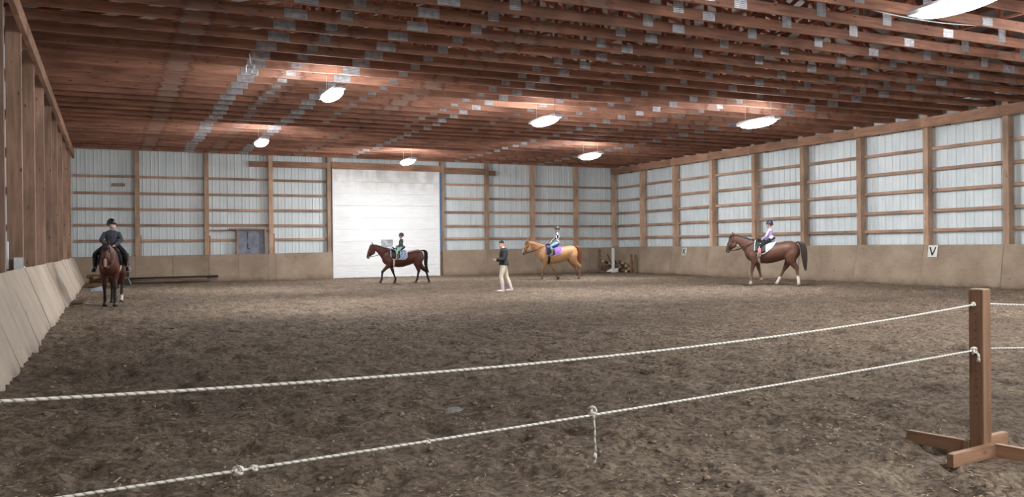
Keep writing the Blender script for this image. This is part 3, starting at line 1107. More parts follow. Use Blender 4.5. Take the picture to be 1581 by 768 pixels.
mb.add([(-.26, -.2, 0), (.26, -.2, 0), (.26, .25, 0), (-.26, .25, 0), (-.22, -.16, .09), (.26, -.12, .20), (.26, .2, .20), (-.22, .2, .09)], BOXF)
tag(obj('painted_block', mb.mesh('painted_block'), M['bluegrey'], None, (-0.40, 34.2, .0)), 'blue grey wedge shaped block on the dirt by the log pile', 'block')
def log(p0, p1, r, label, group):
    mtx, L = frame(p0, p1)
    n = 9
    pts = [(-L / 2 + L * k / 4, 0, .01 * math.sin(k * 2.1)) for k in range(5)]
    v, f = tube_geo(pts, [r * (1 + .12 * math.sin(k * 1.7 + r * 90)) for k in range(5)], n=n, cap_k=.02)
    o = tag(obj('log', mesh_from('log', v, f), M['log'], None, mtx=mtx), label, 'log', group)
    for s in (-1, 1):
        ev, ef = tube_geo([(s * L / 2, 0, 0), (s * (L / 2 + .008), 0, 0)], r * .93, n=n, cap_k=.02)
        obj('cut_end', mesh_from('cut_end', ev, ef), M['log_end'], o)
    return o
lp = [((-.75, 36.6, .11), (.35, 36.1, .10), .11, 'lowest front log of the pile behind the bay horse'),
      ((-.8, 37.1, .12), (.3, 36.9, .11), .11, 'lowest rear log of the pile behind the bay horse'),
      ((-.72, 36.8, .30), (.2, 36.5, .28), .095, 'middle log of the pile behind the bay horse'),
      ((-.80, 36.7, .46), (-.05, 36.2, .50), .075, 'topmost tilted log of the pile in the far left corner'),
      ((-.55, 36.3, .42), (.25, 37.0, .44), .06, 'thin log lying crosswise on the pile in the far left corner')]
for a, b, rr, lab in lp:
    log(a, b, rr, lab, 'logs in the far left corner')
# curled board end at the base of the left kick wall
tag(board('loose_plank', M['oldwood'], (-.78, 25.4, .06), (-.62, 27.2, .12), .22, .04), 'loose plank lying at the foot of the left kick boards', 'plank')

# ---- far right corner: jump standards and scrap boards
r = thing('jump_standard', 'brown wooden jump standard with a tall upright on flat feet, left of the white one', 'jump standard', (24.05, 40.3, 0))
obj('upright', MB().box(0, 0, .64, .10, .10, 1.24).mesh('upright'), M['oldwood'], r)
obj('brace', MB().box(-.08, .03, .30, .045, .09, .5).mesh('brace'), M['oldwood'], r)
obj('foot_board', MB().box(-.42, 0, .10, .62, .09, .11).mesh('foot_board'), M['oldwood'], r)
obj('foot_board', MB().box(.36, -.06, .07, .66, .09, .11).mesh('foot_board'), M['oldwood'], r)
obj('foot_board', MB().box(.0, .0, .05, .09, .7, .09).mesh('foot_board'), M['oldwood'], r)
r = thing('jump_standard', 'bright white painted jump standard in the far right corner', 'jump standard', (24.72, 40.0, 0))
obj('upright', MB().box(0, 0, .68, .11, .11, 1.28).mesh('upright'), M['white'], r)
mb = MB()
mb.add([(-.42, -.05, .04), (-.06, -.05, .04), (-.06, .05, .04), (-.42, .05, .04), (-.34, -.04, .12), (-.06, -.05, .22), (-.06, .05, .22), (-.34, .04, .12)], BOXF)
obj('foot_board', mb.mesh('foot_board'), M['white'], r)
obj('foot_board', MB().box(-.02, -.12, .07, .34, .09, .13).mesh('foot_board'), M['white'], r)
obj('foot_board', MB().box(.20, 0, .12, .18, .10, .20).mesh('foot_board'), M['white'], r)
b_ = [((24.95, 40.35, .09), (25.45, 40.0, .40), .16, .10, 'reddish brown plank tilted against the scrap pile'),
      ((24.9, 40.7, .08), (25.5, 40.4, .22), .2, .14, 'dark lower plank under the tilted plank'),
      ((24.25, 40.75, .36), (25.1, 40.85, .30), .12, .12, 'grey plank lying behind the white jump standard')]
for p0, p1, w, h, lab in b_:
    tag(board('plank', M['beam'] if 'reddish' in lab else M['oldwood'], p0, p1, w, h), lab, 'plank', 'scrap planks in the far right corner')
tag(board('leaning_board', M['fresh'], (25.22, 39.0, 0.0), (25.27, 39.05, .97), .13, .05, up=(0, 1, 0)), 'orange brown board standing upright at the right end of the scrap pile', 'board')
tag(board('leaning_board', M['oldwood'], (25.37, 38.8, 0.0), (25.41, 38.85, .95), .06, .14, up=(0, 1, 0)), 'grey board standing upright at the far right of the scrap pile', 'board')
for k, (x_, y_, z_) in enumerate(((25.2, 39.9, .52), (25.28, 39.7, .36), (25.36, 39.55, .20), (25.22, 39.6, .08), (24.5, 40.8, .62), (24.92, 40.8, .5))):
    log((x_ - .1, y_ - .25, z_), (x_ + .05, y_ + .35, z_ + .03), .085, ['topmost cut log of the stack by the upright boards', 'second cut log down the stack by the upright boards', 'third cut log down the stack by the upright boards', 'lowest cut log by the foot of the upright boards', 'cut log lying on the grey plank left of the white standard', 'cut log lying just right of the white standard'][k], 'cut logs in the far right corner')
tag(board('stick', M['bark'], (25.0, 40.6, .45), (25.18, 41.35, 1.0), .03, .03), 'thin dark stick leaning on the kick boards in the corner', 'stick')
tag(board('stick', M['bark'], (25.1, 40.3, .42), (25.22, 40.6, .62), .05, .05), 'short dark stub of wood poking up from the scrap pile', 'stick')

# ------------------------------------------------------------------ horses
# side profile of the trunk: x forward, (x, top z, bottom z, half width)
TORSO = [(-.69, 1.16, .98, .07), (-.64, 1.30, .90, .16), (-.55, 1.385, .86, .225), (-.42, 1.42, .85, .265), (-.25, 1.42, .84, .285),
         (-.05, 1.38, .79, .285), (.15, 1.36, .735, .295), (.35, 1.375, .71, .285), (.52, 1.42, .715, .25),
         (.68, 1.45, .73, .215), (.82, 1.42, .75, .20), (.95, 1.30, .82, .17), (1.03, 1.16, .93, .10)]
NECK = [((.62, 0, 1.42), (.98, 0, .92), .17), ((.80, 0, 1.475), (1.07, 0, 1.06), .125), ((.97, 0, 1.525), (1.14, 0, 1.17), .098),
        ((1.14, 0, 1.575), (1.20, 0, 1.25), .082), ((1.28, 0, 1.61), (1.26, 0, 1.315), .074), ((1.40, 0, 1.615), (1.33, 0, 1.37), .07)]
HEAD = [((1.38, 0, 1.62), (1.31, 0, 1.44), .062), ((1.47, 0, 1.605), (1.33, 0, 1.30), .086), ((1.545, 0, 1.53), (1.37, 0, 1.215), .092),
        ((1.595, 0, 1.42), (1.44, 0, 1.185), .080), ((1.63, 0, 1.31), (1.50, 0, 1.15), .058), ((1.655, 0, 1.21), (1.535, 0, 1.10), .048),
        ((1.668, 0, 1.13), (1.55, 0, 1.055), .050), ((1.655, 0, 1.075), (1.575, 0, 1.035), .040), ((1.635, 0, 1.05), (1.60, 0, 1.035), .02)]

def torso_at(x, belly=0.0):
    for a, b in zip(TORSO[:-1], TORSO[1:]):
        if a[0] <= x <= b[0]:
            t = (x - a[0]) / (b[0] - a[0])
            q = [lin(a[i], b[i], t) for i in (1, 2, 3)]
            bl = belly * max(0, 1 - ((x - .15) / .55) ** 2)
            return q[0], q[1] - bl, q[2] + bl * .7
    return 1.3, .9, .2

def smooth_path(pts, rad, n=6):
    """Catmull-Rom through points"""
    P = [V(p) for p in pts]
    R = [V((r, r)) if not isinstance(r, tuple) else V(r) for r in rad]
    out, rr = [], []
    for i in range(len(P) - 1):
        p0, p1, p2, p3 = P[max(i - 1, 0)], P[i], P[i + 1], P[min(i + 2, len(P) - 1)]
        for k in range(n):
            t = k / n
            out.append(0.5 * ((2 * p1) + (p2 - p0) * t + (2 * p0 - 5 * p1 + 4 * p2 - p3) * t * t + (3 * p1 - p0 - 3 * p2 + p3) * t ** 3))
            q = R[i].lerp(R[i + 1], t * t * (3 - 2 * t))
            rr.append((q.x, q.y))
    out.append(P[-1])
    rr.append((R[-1].x, R[-1].y))
    return out, rr

def head_xform(pose):
    """neck and head lowered or turned about the withers"""
    drop, turn = pose.get('drop', 0.0), pose.get('turn', 0.0)
    piv = V((.72, 0, 1.25))
    def f(p):
        p = V(p)
        w = min(1, max(0, (p.x - .72) / .55))
        w = w * w * (3 - 2 * w)
        q = Matrix.Rotation(drop * w, 3, 'Y') @ (p - piv)
        q = Matrix.Rotation(turn * w, 3, 'Z') @ q
        return q + piv
    return f

def build_horse(name, label, loc, rz, scale, pose, coat):
    root = thing('horse', label, 'horse', loc, rz, 'ridden horses')
    root.scale = (scale,) * 3
    belly = pose.get('belly', 0.0)
    hx = head_xform(pose)
    mb = MB()
    st = [((x, 0, a), (x, 0, b - belly * max(0, 1 - ((x - .15) / .55) ** 2)), w + .7 * belly * max(0, 1 - ((x - .15) / .55) ** 2)) for x, a, b, w in TORSO]
    mb.add(*ring_loft(st, 24))
    def warp(st):
        v, f = ring_loft(st, 18)
        return [tuple(hx(q)) for q in v], f
    mb.add(*warp(NECK))
    mb.add(*warp(HEAD))
    # cheek, ears
    for s in (-1, 1):
        v, f = ellipsoid((1.41, s * .055, 1.31), (.10, .045, .10), 12, 8)
        mb.add([tuple(hx(q)) for q in v], f)
        v, f = tube_geo([(1.40, s * .052, 1.59), (1.425, s * .062, 1.66), (1.44, s * .064, 1.70), (1.455, s * .058, 1.755)], [(.026, .02), (.032, .022), (.026, .016), (.006, .006)], side=(.3, s, 0), n=10)
        mb.add([tuple(hx(q)) for q in v], f)
        v, f = ellipsoid((1.655, s * .034, 1.10), (.022, .018, .03), 10, 6)
        mb.add([tuple(hx(q)) for q in v], f)
    # legs
    hooves = []
    for i, (key, s) in enumerate((('fl', 1), ('fr', -1), ('hl', 1), ('hr', -1))):
        L = pose[key]           # knee/hock, fetlock, hoof points (x, z)
        kx, kz = L[0]; fx, fz = L[1]; ox, oz = L[2]
        if key[0] == 'f':
            y = s * .125
            pts = [(.80, s * .13, 1.12), (.76, s * .145, .95), (lin(.70, kx, .22), y + s * .01, lin(.85, kz, .22)), (lin(.70, kx, .62), y, lin(.85, kz, .62)), (kx, y, kz),
                   (lin(kx, fx, .2), y, lin(kz, fz, .2)), (lin(kx, fx, .6), y, lin(kz, fz, .6)), (fx, y, fz), (lin(fx, ox, .5), y, lin(fz, oz, .5)), (ox, y, oz)]
            rad = [(.06, .15), (.09, .145), (.082, .11), (.058, .072), (.052, .058), (.040, .045), (.035, .041), (.043, .050), (.036, .043), (.042, .05)]
        else:
            y = s * .135
            sx = lin(-.30, kx, .05)
            pts = [(-.42, s * .13, 1.20), (-.43, s * .15, 1.02), (lin(-.40, kx, .22), s * .155, lin(.88, kz, .18)), (lin(-.38, kx, .62), s * .145, lin(.84, kz, .58)), (kx, y, kz),
                   (lin(kx, fx, .22), y, lin(kz, fz, .2)), (lin(kx, fx, .6), y, lin(kz, fz, .6)), (fx, y, fz), (lin(fx, ox, .5), y, lin(fz, oz, .5)), (ox, y, oz)]
            rad = [(.10, .20), (.13, .225), (.11, .17), (.075, .10), (.054, .072), (.041, .050), (.037, .044), (.045, .052), (.038, .045), (.043, .052)]
        p, r = smooth_path(pts, rad, 5)
        mb.add(*tube_geo(p, r, side=(0, 1, 0), n=14))
        if key[0] == 'h':
            mb.add(*ellipsoid((kx - .042, y, kz + .035), (.032, .026, .060), 10, 8))
        else:
            mb.add(*ellipsoid((kx + .012, y, kz), (.044, .046, .058), 10, 8))
        hooves.append((V((ox, y, oz)), V((fx, y, fz))))
    me = fuse(mb, 0.016, 5, 'body')
    co = mesh_co(me)
    me.materials.append(M['coat'])
    set_coat(me, coat(co, hx))
    body = obj('body', me, None, root)
    for c, fet in hooves:
        d = (c - fet).normalized()
        v, f = tube_geo([c + d * -.02, c + d * .02, c + d * .058], [(.044, .048), (.054, .06), (.062, .072)], side=(0, 1, 0), n=14, cap_k=.02)
        obj('hoof', mesh_from('hoof', v, f, True), M[pose.get('hoof', 'hoof')], root)
    for s in (-1, 1):
        v, f = ellipsoid((1.525, s * .083, 1.465), (.024, .016, .022), 10, 8)
        obj('eye', mesh_from('eye', [tuple(hx(q)) for q in v], f, True), M['eye'], root)
    # mane: locks falling from the crest
    mm = plain('mane_hair_' + name, pose['mane'], 0.55, var=0.35, scale=30)
    rnd = random.Random(len(name) * 7)
    mb = MB()
    NN = 34
    for k in range(NN):
        t = k / (NN - 1) * (len(NECK) - 1)
        i = min(int(t), len(NECK) - 2)
        w = t - i
        top = V(NECK[i][0]).lerp(V(NECK[i + 1][0]), w)
        bot = V(NECK[i][1]).lerp(V(NECK[i + 1][1]), w)
        hw = lin(NECK[i][2], NECK[i + 1][2], w)
        sd = pose.get('mane_side', 1)
        L = pose.get('mane_len', .42) * (.8 + .4 * rnd.random())
        pts = []
        for q in range(5):
            an = -0.25 + (L * 3.6 + .25) * q / 4
            c = (top + bot) / 2
            a = (top - bot) / 2
            rr = 1.03 + .04 * rnd.random()
            pts.append(c + a * (math.cos(an) * rr) + V((0, sd * hw * rr * math.sin(an), 0)) + V((.02 * rnd.random() - .03 * q / 4, 0, -.01 * q)))
        pts = [hx(q) for q in pts]
        mb.add(*tube_geo(pts, [(.022, .014), (.026, .014), (.026, .012), (.02, .010), (.006, .004)], side=(1, 0, 0), n=6))
    obj('mane', mb.mesh('mane', True), mm, root)
    mb = MB()
    for k in range(7):
        y = (k - 3) * .012
        pts = [hx(q) for q in ((1.40, y * .5, 1.635), (1.47, y, 1.625), (1.525, y * 1.3, 1.575), (1.56, y * 1.5 + .01 * rnd.random(), 1.50 - .03 * rnd.random()))]
        mb.add(*tube_geo(pts, [.014, .016, .013, .004], n=6))
    obj('forelock', mb.mesh('forelock', True), mm, root)
    # tail
    tm = plain('tail_hair_' + name, pose['tail_rgb'], 0.55, var=0.35, scale=30)
    mb = MB()
    path = pose['tail']
    for k in range(22):
        a = rnd.random() * 6.28
        q = rnd.random() ** .5
        end = .80 + .2 * rnd.random()
        pts, rad = [], []
        for j in range(len(path)):
            t = j / (len(path) - 1)
            sp = pose.get('tail_w', .06) * math.sin(math.pi * (.12 + .75 * t)) * q
            p = V(path[j]) if not isinstance(path[j], Vector) else path[j]
            if j == len(path) - 1:
                p = V(path[-2]).lerp(p, (end - .6) / .4)
            pts.append(p + V((sp * math.cos(a), sp * math.sin(a), 0)))
            rad.append(.018 + .014 * math.sin(math.pi * min(1, .15 + t)) if j < len(path) - 1 else .004)
        p, r = smooth_path(pts, rad, 3)
        mb.add(*tube_geo(p, r, n=6))
    obj('tail', mb.mesh('tail', True), tm, root)
    return root, hx

def sm(a, b, x):
    t = np.clip((x - a) / (b - a), 0, 1)
    return t * t * (3 - 2 * t)
def rgbl(r, g, b):
    return np.array(srgb(r, g, b)[:3], 'f')
def mixc(c, rgb, w):
    return c * (1 - w[:, None]) + rgbl(*rgb)[None] * w[:, None]

def face_mask(co, hx, a, b, r):
    """weight of points near a segment of the face given in rest coordinates"""
    A, B = np.array(hx(a)), np.array(hx(b))
    d = B - A
    t = np.clip(((co - A) @ d) / (d @ d), 0, 1)
    dist = np.linalg.norm(co - A - t[:, None] * d, axis=1)
    return 1 - sm(r * .7, r * 1.15, dist)

def coat_bay(base, dark, sock=None, snip=None, low=(.50, .74), muzzle=True, nose_rgb=None):
    def f(co, hx):
        c = np.tile(rgbl(*base)[None], (len(co), 1))
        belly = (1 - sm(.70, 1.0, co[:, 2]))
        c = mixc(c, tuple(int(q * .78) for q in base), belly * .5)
        x, z = co[:, 0], co[:, 2]
        legs = 1 - sm(low[0], low[1], z)
        c = mixc(c, dark, legs)
        if muzzle:
            c = mixc(c, nose_rgb or dark, face_mask(co, hx, (1.66, 0, 1.12), (1.58, 0, 1.04), .10))
        if sock:
            for (sx, sy, ztop) in sock:
                near = np.exp(-((x - sx) ** 2) / .06) * ((co[:, 1] * sy) > 0)
                c = mixc(c, (218, 206, 192), (1 - sm(ztop - .03, ztop + .03, z)) * np.clip(near * 2.2, 0, 1))
        if snip:
            for a, b, r, col in snip:
                c = mixc(c, col, face_mask(co, hx, a, b, r))
        return c
    return f

# ------------------------------------------------------------------ tack
def drape(x0, x1, nx, zlow, off, thick, belly=0.0, full=False, nt=22):
    """cloth over the horse's trunk between x0 and x1, down to zlow(x) on both sides"""
    verts, faces = [], []
    nn = nt + 1
    for layer in (0, 1):
        for i in range(nx + 1):
            x = lin(x0, x1, i / nx)
            top, bot, hw = torso_at(x, belly)
            c, h = (top + bot) / 2, (top - bot) / 2
            o = off + layer * thick
            if full:
                th = math.pi
            else:
                cs = max(-.95, min(.98, (zlow(x) - c) / (h + o)))
                th = math.acos(cs)
            for k in range(nn):
                a = -th + 2 * th * k / nt
                verts.append((x, (hw + o) * math.sin(a), c + (h + o) * math.cos(a)))
    N = (nx + 1) * nn
    for i in range(nx):
        for k in range(nt):
            a = i * nn + k
            faces.append((a, a + 1, a + nn + 1, a + nn))
            faces.append((N + a, N + a + nn, N + a + nn + 1, N + a + 1))
    for i in range(nx):
        for k, fl in ((0, 0), (nt, 1)):
            a, b = i * nn + k, (i + 1) * nn + k
            f = (a, b, N + b, N + a)
            faces.append(f if not fl else f[::-1])
    for k in range(nt):
        for i, fl in ((0, 1), (nx, 0)):
            a, b = i * nn + k, i * nn + k + 1
            f = (a, b, N + b, N + a)
            faces.append(f if not fl else f[::-1])
    return verts, faces

def drape_band(edge, w, off, thick, belly=0.0):
    """ribbon along a line of (x, z) on the left (+y) or right flank; edge = [(x, z, side)]"""
    pts = []
    for x, z, s in edge:
        top, bot, hw = torso_at(x, belly)
        c, h = (top + bot) / 2, (top - bot) / 2
        q = max(-.97, min(.97, (z - c) / (h + off)))
        pts.append(V((x, s * (hw + off) * math.sqrt(1 - q * q), z)))
    return tube_geo(pts, [(w, thick)] * len(pts), side=None, n=8)

def tack(root, sc, hx, hand, foot_l, foot_r, pad_mat, border_mat, saddle_mat, labels, belly=0.0, girth_mat='cream', pad=(.03, .70, 1.0), saddle_dx=0.02, swept=0.0):
    loc, rz = root.location.copy(), root.rotation_euler.z
    def T(name, key, cat, group):
        r = thing(name, labels[key], cat, loc, rz, group)
        r.scale = (sc,) * 3
        return r
    # pad
    p = T('saddle_pad', 'pad', 'saddle pad', 'saddle pads')
    rnd = lambda x: pad[2] + .16 * max(0, (x - (pad[1] - .14)) / .14) ** 2 + .10 * max(0, ((pad[0] + .12) - x) / .12) ** 2 + swept * max(0, (.42 - x) / .39) ** 1.3
    obj('cloth', mesh_from('cloth', *drape(pad[0], pad[1], 20, rnd, .012, .014, belly), True), M[pad_mat], p)
    for s in (-1, 1):
        mb = MB()
        n = 20
        xs = [lin(pad[0], pad[1], k / n) for k in range(n + 1)]
        up = [q for q in (1.34, 1.26, 1.18, 1.10) if q > rnd(pad[0])]
        e = [(pad[0], z, s) for z in up] + [(x, rnd(x), s) for x in xs] + [(pad[1], z, s) for z in up[::-1] if z > rnd(pad[1])]
        mb.add(*drape_band(e, .016, .020, .012, belly))
        obj('border', mb.mesh('border', True), M[border_mat], p)
    # saddle
    s_ = T('saddle', 'saddle', 'saddle', 'english saddles')
    d = saddle_dx
    st = [((.60, .035, 1.455), .05), ((.56, .06, 1.475), .05)]
    pts = [(.60 + d, 0, 1.475), (.55 + d, 0, 1.485), (.46 + d, 0, 1.44), (.34 + d, 0, 1.415), (.22 + d, 0, 1.43), (.13 + d, 0, 1.475), (.08 + d, 0, 1.525), (.065 + d, 0, 1.53)]
    rad = [(.05, .03), (.085, .035), (.12, .045), (.155, .05), (.175, .05), (.175, .04), (.14, .03), (.08, .02)]
    p_, r_ = smooth_path(pts, rad, 4)
    v, f = tube_geo(p_, r_, side=(0, 1, 0), n=16)
    obj('seat', mesh_from('seat', v, f, True), M[saddle_mat], s_)
    fl = lambda x: 1.03 + .8 * max(0, abs(x - .48 - d) - .08) ** 1.2
    obj('flap', mesh_from('flap', *drape(.31 + d, .65 + d, 12, fl, .034, .012, belly), True), M[saddle_mat], s_)
    obj('girth', mesh_from('girth', *drape(.50 + d, .58 + d, 3, None, .006, .012, belly, full=True), True), M[girth_mat], s_)
    for ft, sd in ((foot_l, 1), (foot_r, -1)):
        a = V((.47 + d, sd * .22, 1.36))
        b = V(ft) + V((0, 0, .10))
        mid = a.lerp(b, .45) + V((0, sd * .09, 0))
        mb = MB()
        p_, r_ = smooth_path([a, mid, b], [(.014, .005)] * 3, 6)
        mb.add(*tube_geo(p_, r_, side=(1, 0, 0), n=8))
        stl = obj('stirrup_leather', mb.mesh('stirrup_leather', True), M['cream' if girth_mat == 'cream' else 'leather'], s_)
        ring = []
        for k in range(20):
            an = 2 * math.pi * k / 20
            ring.append(V(ft) + V((0, .062 * math.sin(an), max(-.035, .075 * math.cos(an) - .0 + (.02 if math.cos(an) > 0 else 0)))))
        mb = MB()
        mb.tube(ring, .010, n=8, closed=True)
        mb.box(ft[0], ft[1], ft[2] - .037, .045, .11, .012)
        obj('stirrup', mb.mesh('stirrup', True), M['chain'], stl)
    # bridle
    b_ = T('bridle', 'bridle', 'bridle', 'bridles with reins')
    def ring(st, k=1.06, n=20, up=0.0):
        top, bot, hw = V(st[0]), V(st[1]), st[2]
        c, a = (top + bot) / 2, (top - bot) / 2
        return [hx(c + a * math.cos(2 * math.pi * q / n) * k + V((0, hw * k * math.sin(2 * math.pi * q / n), 0))) for q in range(n)]
    def st_lerp(i, w):
        A, B = HEAD[i], HEAD[i + 1]
        return (V(A[0]).lerp(V(B[0]), w), V(A[1]).lerp(V(B[1]), w), lin(A[2], B[2], w))
    mb = MB().tube(ring(st_lerp(3, .7), 1.08), (.012), n=6, closed=True)
    obj('noseband', mb.mesh('noseband', True), M['leather'], b_)
    br = ring(st_lerp(1, .25), 1.07)
    mb = MB().tube(br, .011, n=6, closed=True)
    obj('browband', mb.mesh('browband', True), M['leather'], b_)
    for s in (-1, 1):
        ch = [hx(q) for q in ((1.37, s * .04, 1.64), (1.40, s * .085, 1.55), (1.44, s * .098, 1.40), (1.51, s * .075, 1.25), (1.565, s * .056, 1.12))]
        obj('cheek_strap', MB().tube(ch, .009, n=6).mesh('cheek_strap', True), M['leather'], b_)
        bit = hx((1.572, s * .058, 1.105))
        rr = [bit + V((.028 * math.cos(a), s * .004, .028 * math.sin(a))) for a in [2 * math.pi * k / 12 for k in range(12)]]
        obj('bit_ring', MB().tube(rr, .006, n=6, closed=True).mesh('bit_ring', True), M['chain'], b_)
        h = V(hand) + V((0, s * .05, 0))
        m1 = bit.lerp(h, .35) + V((0, s * .10, -.05))
        m2 = bit.lerp(h, .72) + V((0, s * .10, -.02))
        p_, r_ = smooth_path([bit, m1, m2, h], [(.011, .005)] * 4, 6)
        obj('rein', MB().tube(p_, [q[0] for q in r_], n=6).mesh('rein', True), M['leather'], b_)

# ------------------------------------------------------------------ people
def lerp3(a, b, t):
    return V(a).lerp(V(b), t)

def hand_geo(mb, wrist, d, palm_n, s, thumb_side, curl=0.5):
    """palm plus five separate fingers; d direction of the hand, palm_n the way the palm faces"""
    d = V(d).normalized()
    pn = V(palm_n)
    pn = (pn - d * pn.dot(d)).normalized()
    lat = d.cross(pn).normalized()
    w = V(wrist)
    pl = .095 * s
    mb.add(*tube_geo([w - d * .02 * s, w + d * .02 * s, w + d * .06 * s, w + d * pl], [(.026 * s, .018 * s), (.034 * s, .017 * s), (.041 * s, .016 * s), (.039 * s, .013 * s)], side=lat, n=12))
    for k, (off, L) in enumerate(((.029, .072), (.010, .082), (-.010, .077), (-.028, .060))):
        p = w + d * (pl - .006 * s) + lat * (off * s * thumb_side)
        pts, rad = [p], [.0092 * s]
        an = 0.0
        cur = p
        for seg, fr in enumerate((.45, .32, .25)):
            an += curl * (0.75 if seg == 0 else 1.0)
            dd = d * math.cos(an) + pn * math.sin(an)
            cur = cur + dd * (L * fr * s)
            pts.append(cur)
            rad.append((.0088 - .0009 * seg) * s)
        mb.add(*tube_geo(pts, rad, side=lat, n=8))
    p = w + d * (.03 * s) + lat * (.026 * s * thumb_side)
    q1 = p + (d * .55 + lat * .75 * thumb_side + pn * .25).normalized() * (.038 * s)
    q2 = q1 + (d * .85 + lat * .15 * thumb_side + pn * .5).normalized() * (.030 * s)
    mb.add(*tube_geo([p, q1, q2], [.0125 * s, .0105 * s, .0085 * s], n=8))

def build_person(label, loc, rz, J, s, style):
    """J: joints in local coordinates (x forward, y left, z up)"""
    root = thing('person', label, 'person', loc, rz)
    hs = style.get('head_scale', s)
    lat = (V(J['hip_l']) - V(J['hip_r'])).normalized()
    slat = (V(J['sh_l']) - V(J['sh_r'])).normalized()
    pel = (V(J['hip_l']) + V(J['hip_r'])) / 2
    shc = (V(J['sh_l']) + V(J['sh_r'])) / 2
    chin_c = V(J['head'])                       # base of the skull
    hy, hp = style.get('head_yaw', 0.0), style.get('head_pitch', 0.0)
    HM = Matrix.Translation(chin_c) @ Matrix.Rotation(hy, 4, 'Z') @ Matrix.Rotation(hp, 4, 'Y')
    def hp_(p):
        return HM @ (V(p) * hs)
    mid = lerp3(pel, shc, .45) + V((style.get('arch', .02), 0, 0))
    # ---- skeleton lofts reused for skin and clothing
    def torso_st(o=0.0, low=True):
        pts = [pel + V((0, 0, -.06 * s)), pel + V((0, 0, .05 * s)), mid, lerp3(mid, shc, .55), shc + V((0, 0, -.02 * s)), shc + V((0, 0, .028 * s)), shc + V((0, 0, .065 * s))]
        rad = [(.155, .115), (.168, .122), (.138, .105), (.160, .118), (.172, .098), (.135, .078), (.075, .06)]
        wd = style.get('girth', 1.0)
        return pts, [(a * s * wd + o, b * s * wd + o) for a, b in rad]
    def limb(a, b, c, r, o=0.0, n=4, t0=0.0, t1=1.0):
        pts = [V(a), lerp3(a, b, .5), V(b), lerp3(b, c, .35), V(c)]
        p, rr = smooth_path(pts, [(q * s + o, q * s + o) for q in r], n)
        i0, i1 = int(round(t0 * (len(p) - 1))), int(round(t1 * (len(p) - 1)))
        return p[i0:i1 + 1], rr[i0:i1 + 1]
    ARM = (.043, .047, .040, .041, .028)
    LEG = (.092, .080, .057, .058, .038)
    mb = MB()
    p, r = torso_st()
    p2, r2 = smooth_path(p, r, 4)
    mb.add(*tube_geo(p2, r2, side=slat, n=18))
    nk = hp_((-.005, 0, .03))
    mb.add(*tube_geo([shc + V((0, 0, .0)), lerp3(shc, nk, .5), nk, hp_((0, 0, .08))], [.062 * s, .052 * s, .050 * hs, .05 * hs], n=12))
    # head
    H = .235
    st = [(0.02, .052, .030, .030), (.10, .036, .054, .046), (.25, .018, .076, .060), (.45, .0, .092, .071), (.65, -.004, .098, .076), (.85, -.010, .086, .066), (.96, -.012, .052, .042)]
    hv, hf = [], []
    n = 18
    for z, cx, hd, hw in st:
        for k in range(n):
            a = 2 * math.pi * k / n
            hv.append(hp_((cx + hd * math.cos(a), hw * math.sin(a), z * H)))
    for i in range(len(st) - 1):
        for k in range(n):
            k2 = (k + 1) % n
            hf.append((i * n + k, i * n + k2, (i + 1) * n + k2, (i + 1) * n + k))
    hv += [hp_((.052, 0, 0)), hp_((-.012, 0, H))]
    for k in range(n):
        k2 = (k + 1) % n
        hf.append((len(hv) - 2, k2, k))
        hf.append((len(hv) - 1, (len(st) - 1) * n + k, (len(st) - 1) * n + k2))
    mb.add(hv, hf)
    mb.add(*tube_geo([hp_((.082, 0, .50 * H)), hp_((.098, 0, .43 * H)), hp_((.108, 0, .36 * H)), hp_((.090, 0, .32 * H))], [.009 * hs, .012 * hs, .015 * hs, .012 * hs], n=8))
    mb.add(*tube_geo([hp_((.080, -.02, .22 * H)), hp_((.090, 0, .215 * H)), hp_((.080, .02, .22 * H))], .011 * hs, n=8))
    mb.add(*tube_geo([hp_((.078, -.034, .56 * H)), hp_((.090, 0, .57 * H)), hp_((.078, .034, .56 * H))], .010 * hs, n=8))
    for k in (-1, 1):
        v, f = ellipsoid((0, 0, 0), (.018, .010, .030), 8, 6)
        mb.add([hp_((q[0] - .008, q[1] + k * .076, q[2] + .44 * H)) for q in v], f)
    for k in ('l', 'r'):
        p, r = limb(J['sh_' + k], J['el_' + k], J['wr_' + k], ARM)
        mb.add(*tube_geo(p, r, n=12))
        sd = 1 if k == 'l' else -1
        d = J.get('hd_' + k)
        d = V(d) if d else V(J['wr_' + k]) - V(J['el_' + k])
        hand_geo(mb, J['wr_' + k], d, J.get('pn_' + k, (0, -sd, 0)), s * 1.02, J.get('th_' + k, 1), style.get('curl_' + k, style.get('curl', .6)))
        p, r = limb(J['hip_' + k], J['kn_' + k], J['an_' + k], LEG)
        mb.add(*tube_geo(p, r, n=14))
        an, to = V(J['an_' + k]), V(J['to_' + k])
        he = an + (an - V(J['kn_' + k])).normalized() * (.055 * s) - (to - an).normalized() * (.03 * s)
        mb.add(*tube_geo([he, lerp3(he, to, .4), lerp3(he, to, .8), to], [(.034 * s, .036 * s), (.038 * s, .034 * s), (.040 * s, .026 * s), (.028 * s, .018 * s)], side=lat, n=12))
    me = fuse(mb, max(.0055, .0068 * s), 2, 'body')
    me.materials.append(M['skin'])
    obj('body', me, None, root)
    for k in (-1, 1):
        v, f = ellipsoid((0, 0, 0), (.008, .013, .009), 10, 6)
        obj('eye', mesh_from('eye', [hp_((q[0] + .084, q[1] + k * .033, q[2] + .485 * H)) for q in v], f, True), M['eye'], root)
    if not style.get('mask'):
        obj('mouth', MB().tube([hp_((.088, -.022, .215 * H)), hp_((.100, 0, .213 * H)), hp_((.088, .022, .215 * H))], .0055 * hs, n=6).mesh('mouth', True), M['lip'], root)
    # ---- clothes
    vox = max(.008, .010 * s)
    mb = MB()
    o = style.get('top_off', .014)
    p, r = torso_st(o)
